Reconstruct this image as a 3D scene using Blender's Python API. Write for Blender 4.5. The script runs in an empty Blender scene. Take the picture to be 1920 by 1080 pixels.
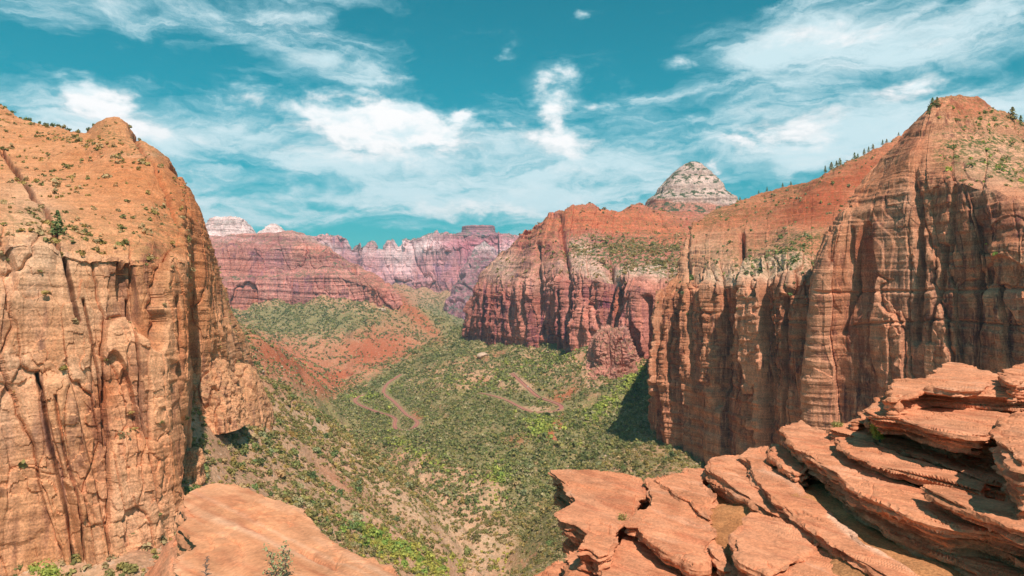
import bpy, bmesh, math, random
import numpy as np
from mathutils import Vector
random.seed(7)
rng = np.random.default_rng(11)
SC = bpy.context.scene
COL = SC.collection
F = 1230.0                                   # focal length in pixels of the 1920 wide photograph
R = math.radians

# ------------------------------------------------------------------ camera, sky, sun, exposure
cam_d = bpy.data.cameras.new('camera'); cam = bpy.data.objects.new('camera', cam_d); COL.objects.link(cam)
cam_d.sensor_width = 36.0; cam_d.lens = 36.0 * F / 1920.0
cam_d.clip_start = 0.1; cam_d.clip_end = 60000
cam.location = (0, 0, 0); cam.rotation_euler = (R(90), 0, 0)
SC.camera = cam
SC.view_settings.view_transform = 'Standard'; SC.view_settings.look = 'None'
SC.view_settings.gamma = 1.0; SC.view_settings.exposure = 1.33
SUN = Vector((0.19, -0.54, 0.82)).normalized()
sd = bpy.data.lights.new('sun', 'SUN'); sd.energy = 2.0; sd.angle = R(0.5); sd.color = (1.0, 0.88, 0.79)
so = bpy.data.objects.new('sun', sd); COL.objects.link(so)
so.rotation_euler = SUN.to_track_quat('Z', 'Y').to_euler()
SC.cycles.max_bounces = 5; SC.cycles.diffuse_bounces = 3; SC.cycles.glossy_bounces = 1
SC.cycles.transparent_max_bounces = 4; SC.cycles.volume_bounces = 0
SC.cycles.use_denoising = True


class NB:
    """small helper to write node maths as expressions"""
    def __init__(s, nt): s.nt = nt; s.N = nt.nodes; s.L = nt.links
    def put(s, sock, v):
        if isinstance(v, bpy.types.NodeSocket): s.L.new(v, sock)
        else:
            if isinstance(v, tuple) and len(v) == 3 and sock.type == 'RGBA': v = (*v, 1)
            sock.default_value = v
    def m(s, op, a, b=None, c=None, clamp=False):
        n = s.N.new('ShaderNodeMath'); n.operation = op; n.use_clamp = clamp
        s.put(n.inputs[0], a)
        if b is not None: s.put(n.inputs[1], b)
        if c is not None: s.put(n.inputs[2], c)
        return n.outputs[0]
    def add(s, a, b): return s.m('ADD', a, b)
    def sub(s, a, b): return s.m('SUBTRACT', a, b)
    def mul(s, a, b): return s.m('MULTIPLY', a, b)
    def mix(s, f, a, b, mode='MIX'):
        n = s.N.new('ShaderNodeMix'); n.data_type = 'RGBA'; n.blend_type = mode
        s.put(n.inputs[0], f); s.put(n.inputs[6], a); s.put(n.inputs[7], b)
        return n.outputs[2]
    def ss(s, v, lo, hi, a=0.0, b=1.0):
        n = s.N.new('ShaderNodeMapRange'); n.interpolation_type = 'SMOOTHSTEP'
        s.put(n.inputs[0], v); n.inputs[1].default_value = lo; n.inputs[2].default_value = hi
        n.inputs[3].default_value = a; n.inputs[4].default_value = b
        return n.outputs[0]
    def vmul(s, v, k):
        n = s.N.new('ShaderNodeVectorMath'); n.operation = 'MULTIPLY'; s.put(n.inputs[0], v); n.inputs[1].default_value = k
        return n.outputs[0]
    def vadd(s, v, w):
        n = s.N.new('ShaderNodeVectorMath'); n.operation = 'ADD'; s.put(n.inputs[0], v); s.put(n.inputs[1], w)
        return n.outputs[0]
    def vsc(s, v, k):
        n = s.N.new('ShaderNodeVectorMath'); n.operation = 'SCALE'; s.put(n.inputs[0], v); s.put(n.inputs[3], k)
        return n.outputs[0]
    def noise(s, v, sc=1.0, det=3.0, rough=0.55, dist=0.0, col=False):
        n = s.N.new('ShaderNodeTexNoise'); s.put(n.inputs['Vector'], v)
        n.inputs['Scale'].default_value = sc; n.inputs['Detail'].default_value = det
        n.inputs['Roughness'].default_value = rough; n.inputs['Distortion'].default_value = dist
        return n.outputs['Color'] if col else n.outputs['Fac']
    def xyz(s, v):
        n = s.N.new('ShaderNodeSeparateXYZ'); s.put(n.inputs[0], v); return n.outputs
    def comb(s, x, y, z):
        n = s.N.new('ShaderNodeCombineXYZ'); s.put(n.inputs[0], x); s.put(n.inputs[1], y); s.put(n.inputs[2], z); return n.outputs[0]
    def ramp(s, f, stops):
        n = s.N.new('ShaderNodeValToRGB'); s.put(n.inputs[0], f)
        cr = n.color_ramp
        while len(cr.elements) < len(stops): cr.elements.new(0.5)
        for e, (p, c) in zip(cr.elements, stops): e.position = p; e.color = (*c, 1)
        return n.outputs[0]


def azel(px, py):
    x, z = (px - 960) / F, (540 - py) / F
    return math.atan2(x, 1.0), math.atan2(z, math.hypot(x, 1.0))


world = bpy.data.worlds.new('World'); SC.world = world; world.use_nodes = True
def build_world():
    nt = world.node_tree; nt.nodes.clear(); b = NB(nt)
    out = b.N.new('ShaderNodeOutputWorld'); bg = b.N.new('ShaderNodeBackground'); b.L.new(bg.outputs[0], out.inputs[0])
    sky = b.N.new('ShaderNodeTexSky'); sky.sky_type = 'NISHITA'; sky.sun_disc = False
    sky.sun_elevation = math.asin(SUN.z); sky.sun_rotation = math.atan2(SUN.x, SUN.y)
    sky.altitude = 1500; sky.air_density = 1.0; sky.dust_density = 0.4; sky.ozone_density = 2.0
    d = b.N.new('ShaderNodeTexCoord').outputs['Generated']
    x, y, z = b.xyz(d)
    az = b.m('ARCTAN2', x, y); el = b.m('ARCSINE', z)
    base = b.mix(1.0, sky.outputs[0], (0.16, 1.12, 0.90), 'MULTIPLY')
    # the deep teal weakens toward the zenith less than the physical sky does
    base = b.mix(b.ss(el, 0.02, 0.32), b.mix(1.0, base, (0.03, 0.36, 0.40), 'MULTIPLY'), b.mix(1.0, base, (0.02, 0.57, 0.56), 'MULTIPLY'))
    # domain warp
    p = b.comb(az, b.mul(el, 1.6), 0.0)
    w = b.noise(p, 3.5, 4, 0.6, col=True)
    wv = b.vsc(b.vadd(w, (-0.5, -0.5, -0.5)), 0.16)
    pw = b.vadd(p, wv)
    w2 = b.noise(p, 11.0, 5, 0.65, col=True)
    w2v = b.vsc(b.vadd(w2, (-0.5, -0.5, -0.5)), 0.075)
    pf = b.vadd(p, w2v)
    fx, fy, fz = b.xyz(pf)
    # thin streaky cirrus
    ci = b.noise(b.vmul(pw, (3.2, 6.0, 1)), 1.0, 8, 0.62, 0.6)
    st = b.noise(b.vmul(pw, (2.6, 15.0, 1)), 1.0, 8, 0.62, 0.3)
    cu = b.noise(b.vmul(p, (13.0, 16.0, 1)), 1.0, 8, 0.6, 0.3)
    low = b.ss(el, 0.06, 0.22, 1.0, 0.0)
    def blob(px, py, rx, ry, rot=0.0, warpamt=1.0):
        a, e = azel(px, py)
        dx = b.sub(fx, a); dy = b.sub(fy, e * 1.6)
        c, s_ = math.cos(rot), math.sin(rot)
        ux = b.add(b.mul(dx, c / (rx / F)), b.mul(dy, s_ / (rx / F)))
        uy = b.add(b.mul(dx, -s_ / (ry * 1.6 / F)), b.mul(dy, c / (ry * 1.6 / F)))
        r2 = b.add(b.mul(ux, ux), b.mul(uy, uy))
        return b.m('POWER', 2.718, b.mul(r2, -1.0))
    def many(lst):
        t = None
        for q in lst:
            v = b.mul(blob(*q[:5]), q[5])
            t = v if t is None else b.add(t, v)
        return t
    # broad veils (px, py, rx, ry, rot, weight)
    veil = many([(1640, 60, 340, 90, 0.05, 0.62), (1800, 230, 280, 90, 0.25, 0.8), (1560, 280, 180, 40, 0.3, 0.55),
                 (560, 50, 240, 55, -0.12, 0.55), (640, 130, 200, 32, -0.3, 0.6), (80, 30, 160, 40, -0.1, 0.55),
                 (350, 240, 330, 60, -0.1, 0.72), (700, 300, 420, 60, 0.0, 0.72), (760, 385, 460, 46, 0.0, 0.75),
                 (20, 230, 130, 60, 0, 0.6), (1150, 330, 300, 60, -0.1, 0.7), (1330, 130, 220, 60, -0.2, 0.5), (1300, 250, 260, 70, 0.0, 0.6)])
    puff = many([(1060, 215, 110, 70, 0.4, 0.25), (680, 222, 125, 38, -0.08, 1.1), (775, 245, 110, 48, -0.15, 1.05), (620, 260, 120, 38, 0.0, 0.6), (856, 214, 20, 11, 0, 0.8),
                 (160, 165, 36, 24, -0.6, 0.75), (210, 215, 60, 40, -0.7, 0.75), (280, 225, 110, 26, -0.2, 0.6), (470, 165, 60, 26, 0.2, 0.5),
                 (1070, 155, 60, 30, 0.4, 0.66), (1035, 210, 26, 44, 0.2, 0.66), (1085, 268, 52, 36, -0.6, 0.66), (990, 265, 90, 18, -0.5, 0.6), (1125, 200, 40, 16, 0.3, 0.6),
                 (1395, 272, 30, 13, 0, 0.8), (1338, 310, 20, 15, 0.3, 0.8), (1265, 110, 40, 15, -0.4, 0.5), (930, 105, 46, 16, 0.5, 0.6), (1090, 28, 16, 8, 0.2, 0.75),
                 (1500, 250, 110, 40, 0.2, 0.6), (1700, 170, 150, 30, 0.2, 0.45), (1560, 60, 200, 40, -.1, .45), (870, 395, 240, 24, 0.0, 0.65), (520, 330, 200, 16, 0, .5)])
    clear = many([(1560, 180, 120, 26, 0.2, .35), (1350, 40, 60, 60, 0, .3), (1500, 330, 120, 16, 0, .4), (1880, 130, 90, 20, .1, .3), (250, 105, 250, 44, 0.0, 0.6), (960, 60, 210, 90, 0.0, 0.5), (1240, 70, 120, 70, -0.3, 0.5), (860, 150, 110, 40, -0.2, 0.45), (640, 440, 150, 11, -0.05, 0.9),
                  (1180, 140, 110, 50, 0.0, 0.4), (1330, 370, 150, 18, 0.1, 0.55), (1290, 225, 60, 40, 0, 0.35), (780, 444, 120, 9, 0, 0.5), (450, 300, 110, 14, 0, .4), (600, 385, 60, 8, 0, .6)])
    ci2 = b.noise(b.vadd(b.vmul(pf, (7.0, 16.0, 1)), (9, 2, 0)), 1.0, 9, 0.68, 0.8)
    cover = b.add(b.mul(b.add(b.add(b.mul(b.sub(ci, 0.5), 2.8), b.mul(b.sub(ci2, 0.5), 3.0)), b.mul(b.mul(b.sub(st, 0.47), 4.6), low)), 1.0), b.sub(veil, clear))
    c1 = b.ss(cover, -0.1, 1.4, 0.0, 0.92)
    pv = b.add(puff, b.mul(b.sub(cu, 0.5), 2.9))
    c2 = b.mul(b.ss(pv, 0.15, 1.15, 0.0, 1.0), b.ss(puff, 0.03, 0.4))
    cmask = b.m('MAXIMUM', c1, c2, clamp=True)
    c2 = b.mul(c2, b.ss(b.noise(b.vadd(b.vmul(pf, (22.0, 34.0, 1)), (3, 5, 0)), 1.0, 5, 0.6), 0.3, 0.62, 0.45, 1.0))
    bodyn = b.noise(b.vmul(p, (9.0, 20.0, 1)), 1.0, 6, 0.6, 0.4)
    thin = (2.7, 4.4, 4.9); white = (5.9, 5.8, 5.8); grey = (3.9, 4.9, 5.2)
    ccol = b.mix(b.ss(cmask, 0.2, 0.75), thin, grey)
    ccol = b.mix(b.ss(b.add(b.add(b.mul(c2, 0.9), b.mul(c1, .3)), b.mul(b.sub(bodyn, 0.5), 1.6)), 0.15, 1.0), ccol, white)
    col = b.mix(cmask, base, ccol)
    b.L.new(col, bg.inputs[0]); bg.inputs[1].default_value = 0.075
build_world()


# ------------------------------------------------------------------ numeric helpers
_perm = np.random.default_rng(3).permutation(256).astype(np.int32); _perm = np.concatenate([_perm, _perm, _perm])
_g = np.random.default_rng(5).normal(size=(256, 3)).astype(np.float32); _g /= np.linalg.norm(_g, axis=1, keepdims=True)

def perlin(x, y, z):
    x = np.asarray(x, np.float32); y = np.asarray(y, np.float32); z = np.asarray(z, np.float32)
    x, y, z = np.broadcast_arrays(x, y, z)
    xf, yf, zf = np.floor(x), np.floor(y), np.floor(z)
    xi, yi, zi = xf.astype(np.int32) & 255, yf.astype(np.int32) & 255, zf.astype(np.int32) & 255
    fx, fy, fz = x - xf, y - yf, z - zf
    u = fx * fx * fx * (fx * (fx * 6 - 15) + 10); v = fy * fy * fy * (fy * (fy * 6 - 15) + 10); w = fz * fz * fz * (fz * (fz * 6 - 15) + 10)
    out = np.zeros(x.shape, np.float32)
    for dx in (0, 1):
        px = _perm[xi + dx]; wx = u if dx else 1 - u
        for dy in (0, 1):
            pxy = _perm[px + yi + dy]; wy = v if dy else 1 - v
            for dz in (0, 1):
                g = _g[_perm[pxy + zi + dz]]; wz = w if dz else 1 - w
                out += wx * wy * wz * (g[..., 0] * (fx - dx) + g[..., 1] * (fy - dy) + g[..., 2] * (fz - dz))
    return out * 1.6

def fbm(x, y, z, o=4, k=0.5):
    a, f, t = 1.0, 1.0, 0.0
    for i in range(o):
        t = t + a * perlin(x * f + 17.3 * i, y * f - 5.1 * i, z * f + 9.7 * i); a *= k; f *= 2.03
    return t

def quant(v):
    f = np.floor(v); return f + np.clip((v - f - 0.86) / 0.14, 0, 1)

def sstep(v, lo, hi):
    t = np.clip((v - lo) / (hi - lo), 0, 1); return t * t * (3 - 2 * t)

def worley(u, v, seed=0):
    """jointed blocks: nearest cell's random offset, its local coordinates, and distance to the border"""
    iu, iv = np.floor(u), np.floor(v)
    f1 = np.full(u.shape, 9.0, np.float32); f2 = f1.copy(); off = np.zeros(u.shape, np.float32); lu = off.copy(); lv = off.copy(); r2 = off.copy()
    for a in (-1, 0, 1):
        for c in (-1, 0, 1):
            cu, cv = iu + a, iv + c
            h = _perm[_perm[(cu.astype(np.int64) + seed) & 255] + (cv.astype(np.int64) & 255)]
            qx = _perm[h + 11] / 255.0; qy = _perm[h + 37] / 255.0
            du = u - (cu + 0.15 + 0.7 * qx); dv = v - (cv + 0.15 + 0.7 * qy)
            d = np.maximum(np.abs(du), np.abs(dv)) * 0.6 + np.hypot(du, dv) * 0.4
            k = d < f1
            f2 = np.where(k, f1, np.minimum(f2, d)); f1 = np.where(k, d, f1)
            off = np.where(k, _perm[h + 71] / 255.0 - 0.5, off); r2 = np.where(k, _perm[h + 93] / 255.0 - 0.5, r2)
            lu = np.where(k, du, lu); lv = np.where(k, dv, lv)
    return off, r2, lu, lv, f2 - f1

def pchip(xs, ys, xq):
    xs = np.asarray(xs, float); ys = np.asarray(ys, float)
    h = np.diff(xs)[:, None]; d = np.diff(ys, axis=0) / h
    m = np.zeros_like(ys)
    if len(xs) > 2:
        w1 = 2 * h[1:] + h[:-1]; w2 = h[1:] + 2 * h[:-1]
        ok = d[:-1] * d[1:] > 0
        with np.errstate(all='ignore'):
            m[1:-1] = np.where(ok, (w1 + w2) / (w1 / np.where(ok, d[:-1], 1) + w2 / np.where(ok, d[1:], 1)), 0)
    m[0], m[-1] = d[0], d[-1]
    i = np.clip(np.searchsorted(xs, xq, side='right') - 1, 0, len(xs) - 2)
    t = ((xq - xs[i]) / h[i, 0])[:, None]; hh = h[i]
    return ((2*t**3 - 3*t**2 + 1) * ys[i] + (t**3 - 2*t**2 + t) * hh * m[i] + (-2*t**3 + 3*t**2) * ys[i+1] + (t**3 - t**2) * hh * m[i+1])

def P(px, py, Y):
    return np.stack([(np.asarray(px) - 960) / F * Y, np.asarray(Y) + 0.0 * np.asarray(px), (540 - np.asarray(py)) / F * Y], -1)

def link(o, parent=None):
    COL.objects.link(o)
    if parent is not None: o.parent = parent
    return o

def mesh_obj(name, verts, faces, mat, parent=None, smooth=False, attrs=None, mats=None):
    """faces: (n,3) or (n,4) int array, or list of such arrays"""
    me = bpy.data.meshes.new(name)
    fl = faces if isinstance(faces, list) else [faces]
    nv = len(verts)
    me.vertices.add(nv); me.vertices.foreach_set('co', np.ascontiguousarray(verts, np.float32).ravel())
    idx = np.concatenate([f.ravel() for f in fl]).astype(np.int32)
    tot = np.concatenate([np.full(len(f), f.shape[1], np.int32) for f in fl])
    st = np.concatenate([[0], np.cumsum(tot)[:-1]]).astype(np.int32)
    me.loops.add(len(idx)); me.polygons.add(len(tot))
    me.loops.foreach_set('vertex_index', idx)
    me.polygons.foreach_set('loop_start', st)
    me.update(calc_edges=True)
    me.polygons.foreach_set('use_smooth', np.full(len(tot), smooth))
    for k, a in (attrs or {}).items():
        at = me.attributes.new(k, 'FLOAT_COLOR', 'POINT')
        c = np.ones((nv, 4), np.float32); c[:, :a.shape[1]] = a
        at.data.foreach_set('color', c.ravel())
    me.materials.append(mat)
    o = bpy.data.objects.new(name, me)
    return link(o, parent)

def tag(o, label=None, cat=None, group=None, kind=None):
    if label: o['label'] = label
    if cat: o['category'] = cat
    if group: o['group'] = group
    if kind: o['kind'] = kind
    return o

def grid_faces(nv, nu):
    i = np.arange(nv * nu).reshape(nv, nu)
    return np.stack([i[:-1, :-1], i[:-1, 1:], i[1:, 1:], i[1:, :-1]], -1).reshape(-1, 4)

def normals(G):
    du = np.gradient(G, axis=1); dv = np.gradient(G, axis=0)
    n = np.cross(du, dv); n /= np.linalg.norm(n, axis=-1, keepdims=True) + 1e-9
    return n

def ell(px, py, lst, power=2.0):
    """sum of soft ellipses (cx, cy, rx, ry, rotation, weight)"""
    t = np.zeros(np.shape(px), np.float32)
    for cx, cy, rx, ry, rot, w in lst:
        dx, dy = px - cx, py - cy; c, s = math.cos(rot), math.sin(rot)
        q = ((dx * c + dy * s) / rx) ** 2 + ((-dx * s + dy * c) / ry) ** 2
        t += w * np.exp(-q ** (power / 2)).astype(np.float32)
    return t

def polydist(px, py, pts):
    """distance to an open polyline"""
    best = np.full(np.shape(px), 1e9, np.float32)
    for (x0, y0), (x1, y1) in zip(pts[:-1], pts[1:]):
        dx, dy = x1 - x0, y1 - y0; L2 = dx * dx + dy * dy + 1e-9
        t = np.clip(((px - x0) * dx + (py - y0) * dy) / L2, 0, 1)
        best = np.minimum(best, np.hypot(px - x0 - t * dx, py - y0 - t * dy))
    return best

def inpoly(px, py, pts):
    ins = np.zeros(np.shape(px), bool); n = len(pts)
    for i in range(n):
        x0, y0 = pts[i]; x1, y1 = pts[(i + 1) % n]
        c = ((y0 > py) != (y1 > py)) & (px < (x1 - x0) * (py - y0) / ((y1 - y0) + 1e-12) + x0)
        ins ^= c
    return ins


# ------------------------------------------------------------------ materials
def rock_material(name, colA, colB, strata, streak, P_=9.0, L=60.0, grain=1.2, veg=(0.085, 0.095, 0.03), pale=(0.64, 0.50, 0.36),
                  streak_amt=0.6, strata_amt=0.6, bump=1.0, red=(0.40, 0.10, 0.045), streakL=7.0, hue=0.25, var=0.38, warm=(1.08, 0.90, 0.98), lines=0.22):
    m = bpy.data.materials.new(name); m.use_nodes = True; nt = m.node_tree; nt.nodes.clear(); b = NB(nt)
    tw = lambda c: (min(1, c[0] * warm[0]), c[1] * warm[1], c[2] * warm[2])
    colA, colB, streak, red, pale = tw(colA), tw(colB), tw(streak), tw(red), tw(pale); strata = [(p, tw(c)) for p, c in strata]
    out = b.N.new('ShaderNodeOutputMaterial'); bs = b.N.new('ShaderNodeBsdfPrincipled'); b.L.new(bs.outputs[0], out.inputs[0])
    bs.inputs['Roughness'].default_value = 0.95
    bs.inputs['Specular IOR Level'].default_value = 0.12
    geo = b.N.new('ShaderNodeNewGeometry'); pos = geo.outputs['Position']; nor = b.xyz(geo.outputs['True Normal'])
    att = b.N.new('ShaderNodeAttribute'); att.attribute_name = 'masks'; mk = b.xyz(att.outputs['Color'])   # veg, varnish plus painted crack shade, pale
    at2 = b.N.new('ShaderNodeAttribute'); at2.attribute_name = 'masks2'; mk2 = b.xyz(at2.outputs['Color'])  # red, streak, -
    big = b.noise(pos, 1.0 / L, 4, 0.6)
    col = b.mix(b.ss(big, 0.35, 0.65), colA, colB)
    wv = b.vsc(b.vadd(b.noise(pos, 1.0 / (L * 1.5), 2, 0.5, col=True), (-.5, -.5, -.5)), P_ * 1.2)
    sp = b.vmul(b.vadd(pos, wv), (0.25 / L, 0.25 / L, 1.0 / P_))
    sn = b.noise(sp, 1.0, 5, 0.65)
    scol = b.ramp(sn, strata)
    col = b.mix(strata_amt, col, scol)
    steep = b.ss(b.m('ABSOLUTE', nor[2]), 0.35, 0.8, 1.0, 0.0)
    g0 = b.noise(pos, 4.0 / L, 4, 0.65)
    vs = b.noise(b.vmul(pos, (1.0 / streakL, 1.0 / streakL, 0.10 / streakL)), 1.0, 5, 0.62, 0.4)
    vb = b.noise(pos, 1.0 / (L * 0.7), 3, 0.55)
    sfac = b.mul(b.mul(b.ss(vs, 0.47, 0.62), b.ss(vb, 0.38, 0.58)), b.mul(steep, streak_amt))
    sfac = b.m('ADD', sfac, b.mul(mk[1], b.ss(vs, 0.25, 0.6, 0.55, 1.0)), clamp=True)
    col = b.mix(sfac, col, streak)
    pn1 = mk2[1]; pn2 = mk2[2]
    col = b.mix(b.mul(b.ss(b.add(pn1, b.mul(b.sub(g0, .5), .5)), 0.62, 0.9), 0.55), col, tuple(min(1, c * 1.3 + .03) for c in colB))
    col = b.mix(b.mul(b.ss(b.add(pn1, b.mul(b.sub(g0, .5), .5)), 0.36, 0.1), 0.55), col, red)
    col = b.mix(b.mul(b.ss(b.add(pn2, b.mul(b.sub(g0, .5), .6)), 0.32, 0.08), b.mul(steep, .5)), col, streak)
    # paler washes running down the face
    vs2 = b.noise(b.vadd(b.vmul(pos, (1.3 / streakL, 1.3 / streakL, 0.16 / streakL)), (31, 7, 3)), 1.0, 4, 0.6, 0.3)
    col = b.mix(b.mul(b.mul(b.ss(vs2, 0.5, 0.68), steep), 0.6), col, tuple(min(1, c * 1.35 + 0.03) for c in colB))
    pn = b.noise(pos, 1.0 / (grain * 6), 4, 0.65)
    col = b.mix(b.m('MULTIPLY', mk[2], b.ss(pn, 0.25, 0.6, 0.6, 1.0), clamp=True), col, pale)
    col = b.mix(b.m('MULTIPLY', mk2[0], b.ss(pn, 0.25, 0.6, 0.65, 1.0), clamp=True), col, red)
    # grain and mottling
    g1 = b.noise(pos, 1.0 / grain, 5, 0.7)
    g2 = b.noise(pos, 1.0 / (grain * 9), 4, 0.6)
    fl = b.noise(b.vmul(b.vadd(pos, b.vsc(wv, .6)), (0.5 / L, 0.5 / L, 4.5 / P_)), 1.0, 3, 0.6)
    lum = b.add(b.ss(g1, 0.25, 0.75, 1 - var, 1 + var), b.ss(g2, 0.3, 0.7, -0.14, 0.14))
    lum = b.add(lum, b.add(b.ss(fl, 0.35, 0.65, -lines, lines * .7), b.ss(sn, 0.35, 0.65, -lines * .7, lines * .6)))
    col = b.mix(1.0, col, b.comb(lum, lum, lum), 'MULTIPLY')
    # low plants and lichen on ledges
    flat = b.ss(nor[2], 0.35, 0.7)
    vn = b.noise(pos, 1.0 / (grain * 3.2), 4, 0.7)
    vf = b.m('MULTIPLY', b.mul(mk[0], flat), b.ss(vn, 0.45, 0.56), clamp=True)
    col = b.mix(vf, col, veg)
    b.L.new(col, bs.inputs['Base Color'])
    bn = b.add(b.mul(b.noise(pos, 1.0 / (grain * 2.5), 6, 0.72), 1.0), b.mul(sn, 0.6))
    bp = b.N.new('ShaderNodeBump'); b.L.new(bn, bp.inputs['Height']); bp.inputs['Strength'].default_value = 0.9
    bp.inputs['Distance'].default_value = grain * 0.5 * bump
    b.L.new(bp.outputs[0], bs.inputs['Normal'])
    return m

def simple_material(name, col, rough=0.9, var=0.2, sc=3.0, spec=0.2, metal=0.0):
    m = bpy.data.materials.new(name); m.use_nodes = True; b = NB(m.node_tree); bs = b.N['Principled BSDF']
    geo = b.N.new('ShaderNodeNewGeometry')
    n = b.noise(geo.outputs['Position'], sc, 4, 0.6); v = b.ss(n, 0.25, 0.75, 1 - var, 1 + var)
    b.L.new(b.mix(1.0, col, b.comb(v, v, v), 'MULTIPLY'), bs.inputs['Base Color'])
    bs.inputs['Roughness'].default_value = rough; bs.inputs['Specular IOR Level'].default_value = spec; bs.inputs['Metallic'].default_value = metal
    return m

def leaf_material(name, gain=1.0):
    m = bpy.data.materials.new(name); m.use_nodes = True; nt = m.node_tree; nt.nodes.clear(); b = NB(nt)
    out = b.N.new('ShaderNodeOutputMaterial'); bs = b.N.new('ShaderNodeBsdfPrincipled')
    bs.inputs['Roughness'].default_value = 0.75; bs.inputs['Specular IOR Level'].default_value = 0.15
    att = b.N.new('ShaderNodeAttribute'); att.attribute_name = 'tint'
    oi = b.N.new('ShaderNodeObjectInfo')
    gain = 1.45; k = b.ss(oi.outputs['Random'], 0, 1, 0.95, 1.5)
    col = b.mix(1.0, att.outputs['Color'], b.comb(b.mul(k, gain), gain, gain), 'MULTIPLY')
    b.L.new(col, bs.inputs['Base Color'])
    tr = b.N.new('ShaderNodeBsdfTranslucent'); b.L.new(col, tr.inputs[0])
    ms = b.N.new('ShaderNodeMixShader'); ms.inputs[0].default_value = 0.3
    b.L.new(bs.outputs[0], ms.inputs[1]); b.L.new(tr.outputs[0], ms.inputs[2]); b.L.new(ms.outputs[0], out.inputs[0])
    return m

M_leaf = leaf_material('leaves')
M_bark = simple_material('bark', (0.10, 0.07, 0.05), var=0.3)

M_left = rock_material('rock_left_cliff', (0.52, 0.27, 0.13), (0.62, 0.36, 0.20),
    [(0.25, (0.42, 0.19, 0.085)), (0.42, (0.60, 0.33, 0.17)), (0.55, (0.68, 0.44, 0.25)), (0.68, (0.50, 0.24, 0.11)), (0.85, (0.64, 0.36, 0.19))],
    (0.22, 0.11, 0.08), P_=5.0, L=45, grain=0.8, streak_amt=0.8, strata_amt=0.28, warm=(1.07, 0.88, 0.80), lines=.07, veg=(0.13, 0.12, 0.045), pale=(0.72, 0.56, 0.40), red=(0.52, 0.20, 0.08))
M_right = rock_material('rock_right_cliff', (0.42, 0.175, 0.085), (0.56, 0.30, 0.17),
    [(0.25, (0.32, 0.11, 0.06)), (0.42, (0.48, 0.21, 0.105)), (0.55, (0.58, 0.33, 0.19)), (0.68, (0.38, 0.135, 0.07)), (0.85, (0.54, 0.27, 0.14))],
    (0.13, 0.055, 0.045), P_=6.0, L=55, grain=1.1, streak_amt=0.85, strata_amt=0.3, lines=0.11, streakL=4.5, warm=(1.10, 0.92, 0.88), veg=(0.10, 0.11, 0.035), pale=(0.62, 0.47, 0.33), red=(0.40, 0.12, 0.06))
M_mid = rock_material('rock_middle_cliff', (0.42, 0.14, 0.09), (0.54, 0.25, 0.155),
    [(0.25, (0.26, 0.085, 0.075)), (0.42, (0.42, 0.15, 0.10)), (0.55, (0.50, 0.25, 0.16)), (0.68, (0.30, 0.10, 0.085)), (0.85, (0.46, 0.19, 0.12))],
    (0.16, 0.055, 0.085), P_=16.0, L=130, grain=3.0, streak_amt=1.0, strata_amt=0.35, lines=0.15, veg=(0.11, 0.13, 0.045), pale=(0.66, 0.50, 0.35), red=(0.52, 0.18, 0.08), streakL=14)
M_dome = rock_material('rock_white_dome', (0.44, 0.33, 0.23), (0.54, 0.42, 0.30),
    [(0.25, (0.36, 0.28, 0.20)), (0.42, (0.56, 0.48, 0.38)), (0.55, (0.66, 0.60, 0.50)), (0.68, (0.42, 0.34, 0.25)), (0.85, (0.60, 0.52, 0.42))],
    (0.30, 0.24, 0.20), P_=26.0, L=160, grain=6.0, streak_amt=0.45, strata_amt=0.45, lines=0.14, veg=(0.07, 0.09, 0.045), red=(0.46, 0.18, 0.10), streakL=25)
M_far = rock_material('rock_far_mesa', (0.44, 0.17, 0.13), (0.54, 0.27, 0.19),
    [(0.25, (0.38, 0.14, 0.12)), (0.42, (0.52, 0.24, 0.17)), (0.55, (0.58, 0.33, 0.23)), (0.68, (0.40, 0.14, 0.12)), (0.85, (0.52, 0.25, 0.17))],
    (0.24, 0.12, 0.16), P_=34.0, L=260, grain=7.0, streak_amt=0.6, strata_amt=0.4, veg=(0.09, 0.12, 0.06), pale=(0.78, 0.68, 0.58), red=(0.52, 0.20, 0.11), streakL=26)
M_temple = rock_material('rock_far_wall', (0.42, 0.18, 0.18), (0.52, 0.29, 0.25),
    [(0.25, (0.36, 0.15, 0.17)), (0.42, (0.50, 0.26, 0.24)), (0.55, (0.58, 0.38, 0.32)), (0.68, (0.38, 0.16, 0.18)), (0.85, (0.52, 0.28, 0.24))],
    (0.20, 0.13, 0.20), P_=60.0, L=420, grain=12.0, streak_amt=0.75, strata_amt=0.35, veg=(0.10, 0.14, 0.09), pale=(0.78, 0.68, 0.60), red=(0.46, 0.16, 0.18), streakL=48)


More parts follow.
